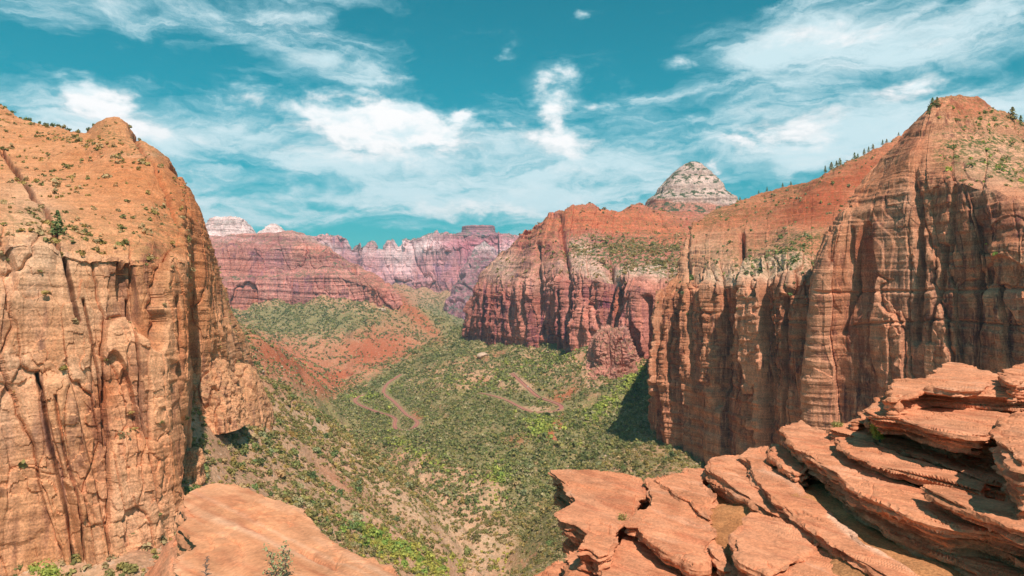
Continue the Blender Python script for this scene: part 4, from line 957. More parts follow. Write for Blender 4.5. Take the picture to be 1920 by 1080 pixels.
    for nme, arr in (('masks', np.stack(mm[:3], 1)), ('masks2', np.stack([mm[3], .5 + 0 * x, .5 + 0 * x], 1))):
        a = m2.attributes.new(nme, 'FLOAT_COLOR', 'POINT'); c = np.ones((nv, 4), np.float32); c[:, :3] = np.clip(arr, 0, 1.3); a.data.foreach_set('color', c.ravel())
    m2.polygons.foreach_set('use_smooth', np.zeros(len(m2.polygons), bool))
    m2.materials.clear(); m2.materials.append(mat or M_ledge); m2.name = name
    return link(bpy.data.objects.new(name, m2), parent)

def empty(name, loc, label, cat, group=None):
    o = bpy.data.objects.new(name, None); o.location = loc; COL.objects.link(o)
    return tag(o, label, cat, group)

# left slab
def lsf(px, py):
    d = -0.03 * np.exp(-(polydist(px, py, [(560, 1030), (590, 1045), (610, 1055), (632, 1064)]) / 1.6) ** 2) - 0.025 * np.exp(-(polydist(px, py, [(625, 1045), (645, 1053)]) / 1.4) ** 2)
    d += -0.03 * ell(px, py, [(470, 987, 12, 4, 0, 1)]) - 0.02 * np.exp(-(polydist(px, py, [(492, 985), (510, 992)]) / 1.4) ** 2)
    return d
def lsm(px, py, zl):
    band = fbm((px - py * 0.9) / 60 * 0 + (px * 0.42 + py * -0.9) / 16, (px * .9 + py * .42) / 420, 0 * px, 3)
    pale = sstep(band, 0.15, 0.6) * 0.5 + ell(px, py, [(430, 985, 60, 6, 0.38, .6), (520, 1020, 140, 5, 0.42, .7), (690, 1060, 60, 6, .45, .7)])
    return 0 * px, 0 * px, pale * (zl > -.15), sstep(-band, 0.2, 0.6) * 0.35
s_ = slab('rock_slab', [(405,903),(440,905),(480,921),(520,936),(565,954),(592,975),(632,1010),(700,1044),(762,1078),(850,1140),(950,1230),(330,1230),(322,1130),(330,1080),(325,1048),(345,1030),(366,1020),(364,1005),(350,995),(340,984),(346,974),(364,969),(350,960),(341,945),(346,929),(370,911)],
     -2.45, 1.5, tilt=(0.02, -0.03), vox=0.028, layers=5, under=0.5, rough=0.03, mat=M_ledge2, seed=2.2, topamp=0.014, masks=lsm, feats=lsf)
tag(s_, 'smooth salmon sandstone slab jutting out at bottom left', 'rock slab')
s_ = slab('boulder', [(262,1066),(284,1056),(300,1022),(318,1006),(345,1010),(372,1050),(345,1120),(300,1230),(200,1230),(225,1120)], -3.3, 1.6, tilt=(0.9, 0.5), vox=0.04, layers=3, under=0.1, rough=0.12, seed=4.4, sideamp=.06)
tag(s_, 'shaded brown boulder wedged under the smooth left slab', 'boulder')

# right outcrop: stacked beds
OUT = empty('rock_outcrop', (2.5, 8.0, -3.4), 'layered orange sandstone outcrop stepping up the bottom right corner', 'rock outcrop')
def part(o): 
    o.matrix_parent_inverse = OUT_INV; return o
bpy.context.view_layer.update(); OUT_INV = OUT.matrix_world.inverted()
BEDS = [  # name, polygon, z, thickness, kwargs
 ('bedrock', [(1085,925),(1190,930),(1285,905),(1345,885),(1450,872),(1520,830),(1590,800),(1640,790),(1960,760),(2500,760),(2500,1500),(1000,1500),(1080,1120),(1115,1020)], -3.62, 5.0, dict(vox=0.08, layers=6, under=0.6, rough=.12, sideamp=.1, seed=1.5)),
 ('slab', [(1030,880),(1077,880),(1140,886),(1180,889),(1200,902),(1211,920),(1208,928),(1188,932),(1189,950),(1184,968),(1160,985),(1152,1008),(1147,1035),(1120,1045),(1100,1028),(1082,1030),(1100,1000),(1075,983),(1052,975),(1040,960),(1062,950),(1080,941),(1070,927),(1060,908),(1046,896)], -3.3, 0.62, dict(seed=1.1, under=.25, layers=5)),
 ('slab', [(1213,893),(1230,900),(1265,925),(1300,948),(1332,970),(1345,1005),(1326,1026),(1322,1055),(1300,1057),(1265,1040),(1225,1016),(1198,985),(1175,985),(1190,962),(1220,945),(1216,920)], -3.22, 0.34, dict(seed=2.1, under=.06)),
 ('slab', [(1232,897),(1282,887),(1285,874),(1325,879),(1337,888),(1312,900),(1334,926),(1327,948),(1335,970),(1300,945),(1265,922)], -3.16, 0.4, dict(seed=3.1, under=.05)),
 ('slab', [(1168,1003),(1190,1001),(1226,1031),(1276,1060),(1340,1098),(1420,1170),(1420,1260),(1180,1260),(1140,1100),(1118,1050),(1150,1038),(1160,1015)], -3.45, 0.4, dict(seed=4.1, under=.1)),
 ('slab', [(1064,1040),(1107,1038),(1140,1068),(1180,1100),(1200,1260),(1040,1260),(1078,1100)], -3.62, 0.6, dict(seed=5.1, under=.1, sideamp=.07)),
 ('slab', [(1000,1082),(1044,1050),(1066,1052),(1080,1078),(1085,1200),(930,1200)], -3.9, 0.7, dict(seed=6.1, under=.1)),
 ('slab', [(1378,996),(1390,975),(1420,963),(1468,970),(1508,988),(1540,1020),(1500,1042),(1440,1079),(1413,1064),(1388,1045),(1380,1020)], -3.0, 0.5, dict(seed=7.1, under=.1)),
 ('slab', [(1547,1020),(1605,1052),(1680,1090),(1800,1180),(1800,1280),(1400,1280),(1415,1110),(1446,1084),(1505,1046)], -3.03, 0.45, dict(seed=8.1, under=.05)),
 ('slab', [(1330,1022),(1343,1014),(1358,1022),(1366,1048),(1357,1064),(1340,1046)], -3.2, 0.3, dict(seed=9.1, under=.02)),
 ('slab', [(1360,1068),(1385,1052),(1430,1082),(1440,1130),(1390,1180),(1350,1110)], -3.28, 0.3, dict(seed=9.7, under=.02)),
 ('bed', [(1325,866),(1340,856),(1385,851),(1400,868),(1410,898),(1442,930),(1490,972),(1460,968),(1430,950),(1400,930),(1365,905),(1335,886)], -2.98, 0.4, dict(seed=10.1, under=.12)),
 ('bed', [(1388,850),(1405,837),(1442,838),(1455,864),(1480,886),(1520,925),(1560,965),(1610,1006),(1690,1054),(1780,1110),(1900,1200),(1800,1200),(1700,1106),(1640,1066),(1560,1017),(1490,967),(1440,926),(1413,896),(1404,868)], -2.86, 0.36, dict(seed=11.1, under=.1,
      masks=lambda px, py, zl: (0 * px, 0 * px, 0.5 * np.exp(-(polydist(px, py, [(1430, 880), (1470, 895), (1500, 920)]) / 6) ** 2) + 1.2 * np.exp(-(polydist(px, py, [(1555, 968), (1620, 1015), (1700, 1058), (1790, 1105)]) / 5) ** 2), 0 * px))),
 ('bed', [(1445,838),(1452,830),(1478,842),(1515,852),(1520,868),(1500,885),(1490,890),(1470,872),(1450,858)], -2.72, 0.32, dict(seed=12.1, under=.1, sideamp=.07)),
 ('bed', [(1466,798),(1502,788),(1552,811),(1572,838),(1620,862),(1700,899),(1800,938),(1980,992),(1990,1040),(1920,1010),(1850,990),(1790,985),(1720,965),(1660,940),(1600,915),(1560,880),(1530,862),(1500,843),(1480,822)], -2.42, 0.42, dict(seed=13.1, under=.22, layers=5, sideamp=.06)),
 ('bed', [(1560,905),(1640,950),(1720,990),(1800,1018),(1980,1085),(1990,1150),(1900,1110),(1800,1052),(1720,1020),(1640,980),(1585,945)], -2.8, 0.3, dict(seed=13.7, under=.15, layers=3, sideamp=.06)),
 ('bed', [(1563,817),(1590,815),(1617,820),(1671,844),(1739,866),(1834,897),(1848,906),(1843,920),(1800,910),(1752,895),(1671,878),(1617,859),(1572,835)], -2.25, 0.16, dict(seed=14.1, under=.1, layers=3)),
 ('bed', [(1725,904),(1780,912),(1834,924),(1980,962),(1990,1010),(1900,985),(1840,962),(1760,930)], -2.2, 0.14, dict(seed=15.1, under=.04, layers=2)),
 ('bed', [(1555,806),(1585,792),(1625,786),(1700,822),(1800,858),(1990,888),(1990,935),(1850,903),(1740,864),(1640,826),(1580,813)], -2.28, 0.3, dict(seed=16.1, under=.05, layers=5, sideamp=.08)),
 ('bed', [(1600,790),(1640,778),(1720,800),(1800,828),(1990,850),(1990,770),(1640,760)], -2.12, 0.6, dict(seed=16.8, under=-.1, layers=5, sideamp=.08)),
 ('bed', [(1630,775),(1680,770),(1740,788),(1800,800),(1990,810),(1990,745),(1660,740)], -1.9, 0.6, dict(seed=17.3, under=-.15, layers=4, sideamp=.07)),
 ('cap_slab', [(1617,768),(1647,748),(1700,738),(1800,730),(1990,722),(1990,752),(1910,768),(1880,786),(1872,810),(1850,815),(1806,812),(1739,800),(1684,781),(1640,778)], -1.75, 0.28, dict(seed=18.1, under=.3, layers=3)),
 ('slab', [(1668,722),(1684,709),(1735,708),(1765,687),(1779,677),(1806,680),(1840,691),(1885,702),(1990,712),(1990,745),(1820,735),(1740,728),(1700,737),(1672,744)], -1.48, 0.3, dict(seed=19.1, under=.12, layers=3)),
 ('slab', [(1878,692),(1920,680),(1990,674),(1990,704),(1930,706),(1900,716),(1886,708)], -1.28, 0.3, dict(seed=20.1, under=.05, layers=3)),
 ('slab', [(1740,722),(1780,712),(1850,716),(1840,726),(1790,730)], -1.4, 0.12, dict(seed=20.9, under=.0, layers=2)),
]
for nm, poly, z0, th, kw in BEDS:
    part(slab(nm, poly, z0, th, parent=OUT, **kw))
s_ = slab('boulder', [(1874,812),(1886,788),(1920,768),(1990,756),(1990,860),(1930,868),(1900,856),(1882,836)], -1.62, 0.75, vox=0.024, layers=4, under=0.0, rough=.05, seed=21.5, sideamp=.06)
tag(s_, 'rounded laminated boulder at the right edge under the cap slab', 'boulder')

def soil():
    ctr = [(1290,930,-3.42),(1345,930,-3.34),(1380,1000,-3.3),(1340,1080,-3.4),(1450,900,-3.12),(1520,930,-2.9),(1620,980,-2.9),(1750,1040,-2.88),(1900,1100,-2.88),(1980,1200,-3.1),(1600,900,-2.85),(1800,960,-2.8),(1350,1240,-3.4),(1700,830,-2.6)]
    A_ = np.array([on_plane(a, c, z, (0, 0), (0, 0)) for a, c, z in ctr])
    xs = np.arange(1.2, 8.0, 0.03); ys = np.arange(4.0, 13.0, 0.03); X, Y = np.meshgrid(xs, ys)
    Z = np.zeros_like(X); Wt = np.zeros_like(X)
    for a in A_:
        w = 1 / ((X - a[0]) ** 2 + (Y - a[1]) ** 2 + .05) ** 1.5; Z += w * a[2]; Wt += w
    Z = Z / Wt + fbm(X / .7, Y / .7, 0 * X, 4) * .05 + fbm(X / .08, Y / .08, 0 * X, 3) * .008
    edge = inpoly(960 + X / Y * F, 540 + 3.3 / Y * F, [(1290,925),(1345,905),(1450,888),(1560,845),(1700,815),(2300,800),(2600,1600),(1200,1600),(1300,1080),(1320,960)])
    idx = grid_faces(*X.shape); keep = edge.ravel()[idx].all(1)
    G = np.stack([X, Y, Z], -1).reshape(-1, 3)
    used = np.unique(idx[keep]); mp = -np.ones(len(G), int); mp[used] = np.arange(len(used))
    o = mesh_obj('gravel', G[used], mp[idx[keep]], M_gravel, smooth=True, attrs={'masks': np.zeros((len(used), 3)), 'masks2': np.full((len(used), 3), [0, .5, .5])})
    tag(o, 'ochre gravel and grit lying in the hollows of the right outcrop', kind='stuff')
soil()


# ------------------------------------------------------------------ plants
def clump_proto(n, seed, lobes=4, leaf=0.24, tall=0.8, spread=1.0, conic=False):
    """unit-radius bush: n small leaf quads spread through a few lobes; returns verts (n,4,3)"""
    rs = np.random.default_rng(seed)
    lc = np.stack([rs.normal(0, .38 * spread, lobes), rs.normal(0, .38 * spread, lobes), rs.uniform(.25, .75, lobes) * tall], 1); lr = rs.uniform(.38, .62, lobes)
    k = rs.integers(0, lobes, n)
    d = rs.normal(size=(n, 3)); d /= np.linalg.norm(d, axis=1, keepdims=True)
    r = rs.uniform(.25, 1.0, n) ** .6; lc[:, :2] *= .85
    if conic:
        h = rs.uniform(0, 1, n) ** 1.2; a = rs.uniform(0, 6.28, n); rad = (1 - h) ** .8 * .58 * rs.uniform(.3, 1.1, n) * (1 + .25 * np.sin(h * 34)) + .03
        c = np.stack([rad * np.cos(a), rad * np.sin(a), .25 + h * 2.1], 1)
        nrm = np.stack([np.cos(a), np.sin(a), .7 + 0 * a], 1)
    else:
        c = lc[k] + d * (lr[k] * r)[:, None] * [1, 1, .8]; c[:, 2] = np.abs(c[:, 2]); nrm = d + [0, 0, .4]
    nrm = nrm + rs.normal(0, .45, (n, 3)); nrm /= np.linalg.norm(nrm, axis=1, keepdims=True)
    t = np.cross(nrm, rs.normal(size=(n, 3))); t /= np.linalg.norm(t, axis=1, keepdims=True); bt = np.cross(nrm, t)
    s = leaf * rs.uniform(.6, 1.3, n)[:, None]
    if not conic and n > 60:
        kc = n // 6; c[:kc] = lc.mean(0) * np.linspace(.15, 1, kc)[:, None] + rs.normal(0, .07, (kc, 3))
        s[:kc] = leaf * 1.2
    return np.stack([c - t * s, c - bt * s * .7, c + t * s, c + bt * s * .7], 1).astype(np.float32)

def quads_mesh(name, V, col, mat):
    """V (m,4,3) leaf quads, col (m,3); returns mesh data only"""
    me = bpy.data.meshes.new(name); m = len(V)
    me.vertices.add(m * 4); me.vertices.foreach_set('co', np.ascontiguousarray(V, np.float32).ravel())
    me.loops.add(m * 4); me.polygons.add(m)
    me.loops.foreach_set('vertex_index', np.arange(m * 4, dtype=np.int32)); me.polygons.foreach_set('loop_start', np.arange(0, m * 4, 4, dtype=np.int32))
    me.update(calc_edges=True)
    at = me.attributes.new('tint', 'FLOAT_COLOR', 'POINT'); c = np.ones((m, 4, 4), np.float32); c[:, :, :3] = col[:, None, :]; at.data.foreach_set('color', c.ravel())
    me.materials.append(mat); return me

GREENS = {'juniper': ((0.11, 0.15, 0.055), (0.18, 0.22, 0.075)), 'sage': ((0.21, 0.23, 0.115), (0.30, 0.30, 0.15)), 'bright': ((0.18, 0.26, 0.055), (0.33, 0.40, 0.09)), 'olive': ((0.17, 0.19, 0.055), (0.27, 0.27, 0.095))}
def leafcol(kind, n, rs):
    a, c = np.array(GREENS[kind][0]), np.array(GREENS[kind][1]); return a + (c - a) * rs.uniform(0, 1, (n, 1))

def scatter_mesh(name, pts, rad, kinds, nleaf, label, leaf=.3, tall=.8, seed=1, protos=6):
    """many small bushes merged as one uncountable object"""
    rs = np.random.default_rng(seed); Vs, Cs = [], []
    pr = [clump_proto(nleaf, seed * 31 + k, 3, leaf, tall) for k in range(protos)]
    kk = rs.integers(0, protos, len(pts)); ang = rs.uniform(0, 6.28, len(pts)); hs = rs.uniform(.75, 1.35, len(pts))
    for k in range(protos):
        sel = np.where(kk == k)[0]
        if not len(sel): continue
        ca, sa = np.cos(ang[sel])[:, None, None], np.sin(ang[sel])[:, None, None]
        p = pr[k][None]; x = (p[..., 0] * ca - p[..., 1] * sa); y = (p[..., 0] * sa + p[..., 1] * ca); z = np.broadcast_to(p[..., 2], x.shape) * hs[sel][:, None, None]
        V = np.stack([x, y, z], -1) * rad[sel][:, None, None, None] + pts[sel][:, None, None, :]
        V[..., 2] -= .12 * rad[sel][:, None, None]
        Vs.append(V.reshape(-1, 4, 3))
        base = np.empty((len(sel), 3))
        for kd in GREENS:
            m = kinds[sel] == kd
            if m.any(): base[m] = leafcol(kd, m.sum(), rs)
        Cs.append((base[:, None, :] * rs.uniform(.75, 1.3, (len(sel), nleaf, 1))).reshape(-1, 3))
    o = link(bpy.data.objects.new(name, quads_mesh(name, np.concatenate(Vs), np.concatenate(Cs), M_leaf)))
    return tag(o, label, kind='stuff')

# a coarse depth map of the cliffs, to know which bushes the photograph can see
ZB = np.full((140, 244), 1e9)
def zb_add(px, py, Y):
    i = (py / 8).astype(int); j = (px / 8).astype(int) + 2
    k = (i >= 0) & (i < 140) & (j >= 0) & (j < 244); np.minimum.at(ZB, (i[k], j[k]), Y[k])
for G_, _, _ in (LEFT, MID, RIGHTW, PROW):
    zb_add((960 + G_[..., 0] / G_[..., 1] * F).ravel(), (540 - G_[..., 2] / G_[..., 1] * F).ravel(), G_[..., 1].ravel())
FRONT = [[(405,903),(480,921),(565,954),(632,1010),(762,1078),(330,1100),(325,1040),(340,984)], [(1030,880),(1200,892),(1285,874),(1442,838),(1503,789),(1617,768),(1777,678),(1960,680),(1960,1100),(1040,1100)]]
def seen(px, py, Y):
    i = np.clip((py / 8).astype(int), 0, 139); j = np.clip((px / 8).astype(int) + 2, 0, 243)
    ok = (px > 4) & (px < 1916) & (py > 0) & (py < 1076) & (Y < ZB[i, j] - 6)
    for f in FRONT: ok &= ~inpoly(px, py, f)
    return ok

def ground_points():
    rs = np.random.default_rng(77)
    G = GROUND; X, Y, Z = G[..., 0], G[..., 1], G[..., 2]
    px, py = 960 + X / Y * F, 540 - Z / Y * F
    nrm = normals(G); steep = 1 - np.abs(nrm[..., 2])
    du = np.gradient(X, axis=1); dw = np.gradient(Y, axis=0); area = np.abs(du * dw)
    red = ell(px, py, RED); pale = ell(px, py, PALE); green = ell(px, py, GREEN); bright = ell(px, py, BRIGHT)
    D, _, RY_ = road_near(X, Y, True); D = np.where((Y < RY_) & (D < 60), D * .72, D)
    left = sstep(px, 980, 560) * sstep(py, 640, 760) * sstep(Y, 1000, 700)           # open talus under the left cliff
    clus = fbm(X / 60, Y / 60, 0 * X + 2, 3)
    dens = 0.036 * (1 + 0.9 * clus) * (1 + 1.5 * left)
    dens *= (1 + .35 * (1 - left) * sstep(Y, 2200, 1700)) * (1 + 1.1 * green + .9 * bright) * np.clip(1 - .62 * red, .12, 1) * np.clip(1 - .55 * pale, .15, 1)
    dens *= sstep(D, 8.5, 12) * np.clip((1400 / np.maximum(Y, 1400)) ** 1.9, 0, 1) * sstep(-steep, -.55, -.3)
    dens = np.where((px > -60) & (px < 1980) & (py < 1130) & (Y > 180) & (Y < 6500), dens, 0)
    n = rs.poisson(np.clip(dens * area, 0, 6))

    ii, jj = np.nonzero(n); rep = np.repeat(np.arange(len(ii)), n[ii, jj]); ii, jj = ii[rep], jj[rep]
    k = (ii < G.shape[0] - 1) & (jj < G.shape[1] - 1); ii, jj = ii[k], jj[k]
    a, b = rs.uniform(0, 1, (2, len(ii), 1))
    P_ = (G[ii, jj] * (1 - a) + G[ii + 1, jj] * a) * (1 - b) + (G[ii, jj + 1] * (1 - a) + G[ii + 1, jj + 1] * a) * b
    rad = rs.lognormal(math.log(1.85), .36, len(ii)) * (1 + .35 * (P_[:, 1] > 700)) * np.clip(P_[:, 1] / 1400, 1, 2.0)
    br = bright[ii, jj]; gr = green[ii, jj]
    rad = rad * (1 + .45 * np.clip(br, 0, 1)) * (1 + .22 * left[ii, jj])
    u = rs.uniform(0, 1, len(ii)); kinds = np.where(u < .52, 'juniper', np.where(u < .76, 'olive', 'sage'))
    kinds = np.where(rs.uniform(0, 1, len(ii)) < br * .85, 'bright', kinds).astype(object)
    return P_, np.clip(rad, .7, 7), kinds
PT, RD, KD = ground_points()
print('bushes', len(PT))
ppx, ppy = 960 + PT[:, 0] / PT[:, 1] * F, 540 - PT[:, 2] / PT[:, 1] * F
size = RD / PT[:, 1]; vis = seen(ppx, ppy, PT[:, 1])
order = np.argsort(-np.where(vis, size, 0))
single = np.zeros(len(PT), bool)
jr = [i for i in order if KD[i] != 'bright'][:300]; bt_ = [i for i in order if KD[i] == 'bright'][:120]
single[jr] = True; single[bt_] = True
rs_ = np.random.default_rng(5)
def bush_proto(kind, k, n=150):
    V = clump_proto(n, 900 + k, 5, .19, .85, .8); c = leafcol(kind, 1, rs_) * rs_.uniform(.7, 1.35, (n, 1))
    # a few bare stems in the middle
    return quads_mesh('bush_foliage', V, c, M_leaf)
protos = {kd: [bush_proto(kd, k + 10 * q) for k in range(4)] for q, kd in enumerate(GREENS)}
INFO = {'juniper': ('juniper_bush', 'dark green juniper bush on the open tan slope', 'bush', 'dark juniper bushes on the slope'),
        'olive': ('scrub_oak', 'olive green scrub oak on the open tan slope', 'bush', 'olive scrub oaks on the slope'),
        'sage': ('sagebrush', 'pale grey green sagebrush on the open tan slope', 'bush', 'pale sagebrush on the slope'),
        'bright': ('broadleaf_tree', 'bright yellow green broadleaf tree along the creek gullies', 'tree', 'bright trees along the creek')}
for i in list(jr) + list(bt_):
    nm, lb, ct, gp = INFO[KD[i]]
    o = bpy.data.objects.new(nm, random.choice(protos[KD[i]])); COL.objects.link(o)
    o.location = PT[i] - np.array([0, 0, .1 * RD[i]]); o.scale = (RD[i], RD[i], RD[i] * random.uniform(.8, 1.3)); o.rotation_euler = (0, 0, random.uniform(0, 6.28))
    tag(o, lb, ct, gp)
rest = ~single
nearm = rest & (PT[:, 1] < 800); farm = rest & ~nearm
scatter_mesh('scrub', PT[nearm], RD[nearm], KD[nearm], 44, 'scattered small bushes covering the nearer slopes', leaf=.27, seed=3)
scatter_mesh('scrub', PT[farm], RD[farm], KD[farm], 16, 'distant scrub covering the canyon floor and far talus', leaf=.42, seed=4)

def wall_points(Gt, vr, dens, nzmin, rmean, seed, dfun=None, Yscale=1.0):
    G, px, py = Gt; rs = np.random.default_rng(seed)
    n = normals(G); nz = np.abs(n[..., 2])
    nvv = G.shape[0]; V = np.linspace(0, 1, nvv)[:, None] + 0 * px
    a = np.linalg.norm(np.cross(np.gradient(G, axis=0), np.gradient(G, axis=1)), axis=-1)
    cl = fbm(G[..., 0] / 25, G[..., 1] / 25, G[..., 2] / 25, 3)
    d = dens * sstep(nz, nzmin, nzmin + .2) * np.clip(.5 + 1.3 * cl, .05, 2) * ((V > vr[0]) & (V < vr[1]))
    if dfun is not None: d = d * dfun(px, py)
    k = rs.poisson(np.clip(d * a, 0, 3)); ii, jj = np.nonzero(k)
    Pp = G[ii, jj]; return Pp, rs.lognormal(math.log(rmean), .4, len(ii))
def add_wall(name, Gt, vr, dens, nzmin, rmean, seed, label, dfun=None, nleaf=26, mix=('juniper', 'olive', 'sage')):
    p, r = wall_points(Gt, vr, dens, nzmin, rmean, seed, dfun); print(name, len(p))
    if len(p): scatter_mesh(name, p, r, np.random.default_rng(seed).choice(list(mix), len(p)).astype(object), nleaf, label, leaf=.36, seed=seed)
add_wall('shrubbery', LEFT, (.50, .95), .030, .25, 1.35, 41, 'dark dots of shrubs over the left slickrock shoulder', lambda px, py: .7 + 1.2 * ell(px, py, [(150, 470, 220, 40, .05, 1), (210, 290, 180, 16, .4, 1), (60, 220, 90, 16, .3, 1.2), (60, 430, 90, 40, 0, .8), (300, 420, 60, 50, 0, .8)]))
add_wall('shrubbery', LEFT, (0, .52), .03, .5, 1.4, 42, 'bushes caught on ledges of the left cliff face')
add_wall('shrubbery', MID, (.45, .95), .007, .2, 3.4, 43, 'woodland on the bench of the middle cliff', lambda px, py: .35 + 3.2 * ell(px, py, [(1190, 468, 110, 16, 0, 1.4), (1230, 490, 60, 18, 0, 1), (1110, 462, 50, 14, 0, .8), (1190, 515, 80, 12, 0, .5)]))
add_wall('shrubbery', RIGHTW, (.45, .96), .012, .2, 2.0, 44, 'bushes on the bench and ridge of the right wall', lambda px, py: .4 + 1.8 * ell(px, py, [(1460, 490, 70, 26, 0, 1.2), (1500, 452, 50, 14, 0, 1), (1400, 500, 60, 16, 0, .6)]))
add_wall('shrubbery', PROW, (.55, .96), .016, .25, 1.9, 45, 'green bushes over the rocky top of the right peak', lambda px, py: sstep(px, 1750, 1775) * (.5 + ell(px, py, [(1830, 230, 60, 24, 0, 1.2), (1880, 290, 50, 20, 0, 1), (1900, 340, 40, 14, 0, 1), (1840, 320, 60, 12, 0, 1)])), mix=('olive', 'bright', 'juniper'))

# pines along the skylines
M_pine = M_leaf
def pine_mesh(k, n=230):
    V = clump_proto(n, 700 + k, leaf=.13, conic=True); c = leafcol('juniper', 1, rs_) * rs_.uniform(.6, 1.2, (n, 1)); return quads_mesh('pine_crown', V, c, M_leaf)
pm = [pine_mesh(k) for k in range(3)]
def trunk_mesh():
    bm = bmesh.new(); prev = None
    for i in range(7):
        h = i / 6 * 2.2; r = .055 * (1 - i / 6.5); ring = [bm.verts.new((r * math.cos(a) + .02 * math.sin(h * 3), r * math.sin(a), h)) for a in [q * math.pi / 3 for q in range(6)]]
        if prev: 
            for q in range(6): bm.faces.new((prev[q], prev[(q + 1) % 6], ring[(q + 1) % 6], ring[q]))
        prev = ring
    me = bpy.data.meshes.new('pine_trunk'); bm.to_mesh(me); bm.free(); me.materials.append(M_bark); return me
tm = trunk_mesh()
def surf_at(Gt, px0, py0, top=False):
    G = Gt[0]; px = 960 + G[..., 0] / G[..., 1] * F; py = 540 - G[..., 2] / G[..., 1] * F
    if top:
        k = np.abs(px - px0) < 3; k &= G[..., 1] < 1400; q = np.where(k, py, 1e9)
        i, j = np.unravel_index(np.argmin(q), q.shape); return G[i, j]
    q = np.hypot(px - px0, py - py0) + G[..., 1] * .004; i, j = np.unravel_index(np.argmin(q), q.shape); return G[i, j]
def pine(p, h, label, group=None, parts=True):
    r = empty('pine_tree', p - np.array([0, 0, .03 * h]), label, 'pine tree', group); r.scale = (h / 2.3 * random.uniform(.9, 1.3),) * 2 + (h / 2.3 * random.uniform(.8, 1.05),); r.rotation_euler = (0, 0, random.uniform(0, 6))
    r2 = bpy.data.objects.new('crown', random.choice(pm)); link(r2, r); r3 = bpy.data.objects.new('trunk', tm); link(r3, r); return r
for x, h in [(1385,6),(1420,6),(1436,7),(1470,7),(1480,6),(1548,10),(1556,13),(1566,9),(1572,11),(1600,10),(1606,8),(1618,10),(1626,9),(1634,8),(1652,8),(1660,7),(1684,6),(1692,5)]:
    pine(surf_at(RIGHTW, x, 0, True), h, 'small dark pine standing on the long right ridge skyline', 'pines along the long right ridge')
for x, y, h in [(1748, 205, 7), (1757, 200, 6), (1742, 214, 5)]:
    pine(surf_at(PROW, x, y), h * 1.45, 'pine clinging to the left shoulder of the right peak', 'pines on the left shoulder of the right peak')
pine(surf_at(PROW, 1898, 226), 14, 'tallest dark pine on the skyline at the upper right edge')
pine(surf_at(PROW, 1914, 238), 10, 'shorter pine beside the tallest one at the upper right edge')
pine(surf_at(LEFT, 108, 446), 13, 'lone green pine at the foot of the dark diagonal crack')
for x, h in [(24, 2), (52, 2.4), (58, 1.8), (72, 1.5), (88, 1.6), (100, 2.2), (108, 1.5), (120, 2.3), (132, 1.6), (148, 2.0), (163, 2.2), (172, 1.6), (246, 1.6), (262, 1.2), (12, 1.6), (38, 1.4)]:
    o = bpy.data.objects.new('juniper_bush', random.choice(protos['juniper'])); COL.objects.link(o); p = surf_at(LEFT, x, 0, True)
    o.location = (p[0], p[1], p[2] - .3); h = h * 1.4; o.scale = (h, h, h * random.uniform(.9, 1.3)); o.rotation_euler = (0, 0, random.uniform(0, 6))
    tag(o, 'dark little bush on the skyline of the left shoulder', 'bush', 'dark bushes on the left skyline')

# ------------------------------------------------------------------ loose rocks on the slopes
def rock_proto(k, sub=1):
    bm = bmesh.new(); bmesh.ops.create_icosphere(bm, subdivisions=sub, radius=1.0); rs = np.random.default_rng(k)
    co = np.array([v.co for v in bm.verts]); 
    for _ in range(7):
        nrm = rs.normal(size=3); nrm /= np.linalg.norm(nrm); dd = rs.uniform(.45, .8); t = co @ nrm; co = co - np.outer(np.maximum(t - dd, 0), nrm)
    co[:, 2] *= .7
    fc = np.array([[v.index for v in f.verts] for f in bm.faces]); bm.free(); return co, fc
def rubble():
    rs = np.random.default_rng(12); G = GROUND; X, Y, Z = G[..., 0], G[..., 1], G[..., 2]; px, py = 960 + X / Y * F, 540 - Z / Y * F
    area = np.abs(np.gradient(X, axis=1) * np.gradient(Y, axis=0)); D, _ = road_near(X, Y)
    d = .010 * np.clip(.5 + 1.2 * fbm(X / 50, Y / 50, 0 * X + 8, 3), .1, 2) * sstep(D, 8, 12) * (Y < 1700) * (Y > 200) * (px > -30) * (px < 1950) * (py < 1110) * (1 + 1.0 * ell(px, py, PALE))
    n = rs.poisson(np.clip(d * area, 0, 4)); ii, jj = np.nonzero(n); P_ = G[ii, jj] + rs.normal(0, .8, (len(ii), 3)) * [1, 1, 0]
    rad = np.clip(rs.lognormal(math.log(.75), .5, len(ii)), .3, 3.5) * np.clip(Y[ii, jj] / 900, .8, 1.6)
    V, Fc, off = [], [], 0
    pr = [rock_proto(k) for k in range(6)]; kk = rs.integers(0, 6, len(ii)); an = rs.uniform(0, 6.28, len(ii))
    for k, (co, fc) in enumerate(pr):
        s = np.where(kk == k)[0]; ca, sa = np.cos(an[s])[:, None], np.sin(an[s])[:, None]
        v = np.stack([co[:, 0] * ca - co[:, 1] * sa, co[:, 0] * sa + co[:, 1] * ca, np.broadcast_to(co[:, 2], (len(s), len(co)))], -1) * rad[s][:, None, None] + P_[s][:, None, :]
        V.append(v.reshape(-1, 3)); Fc.append((fc[None] + (off + np.arange(len(s)) * len(co))[:, None, None]).reshape(-1, 3)); off += v.shape[0] * v.shape[1]
    o = mesh_obj('rubble', np.concatenate(V), np.concatenate(Fc), M_rubble); print('rubble', len(ii))
    tag(o, 'pale fallen rocks strewn over the slopes', kind='stuff')
M_rubble = simple_material('fallen_rock', (0.58, 0.40, 0.28), var=.4, sc=.12)
rubble()
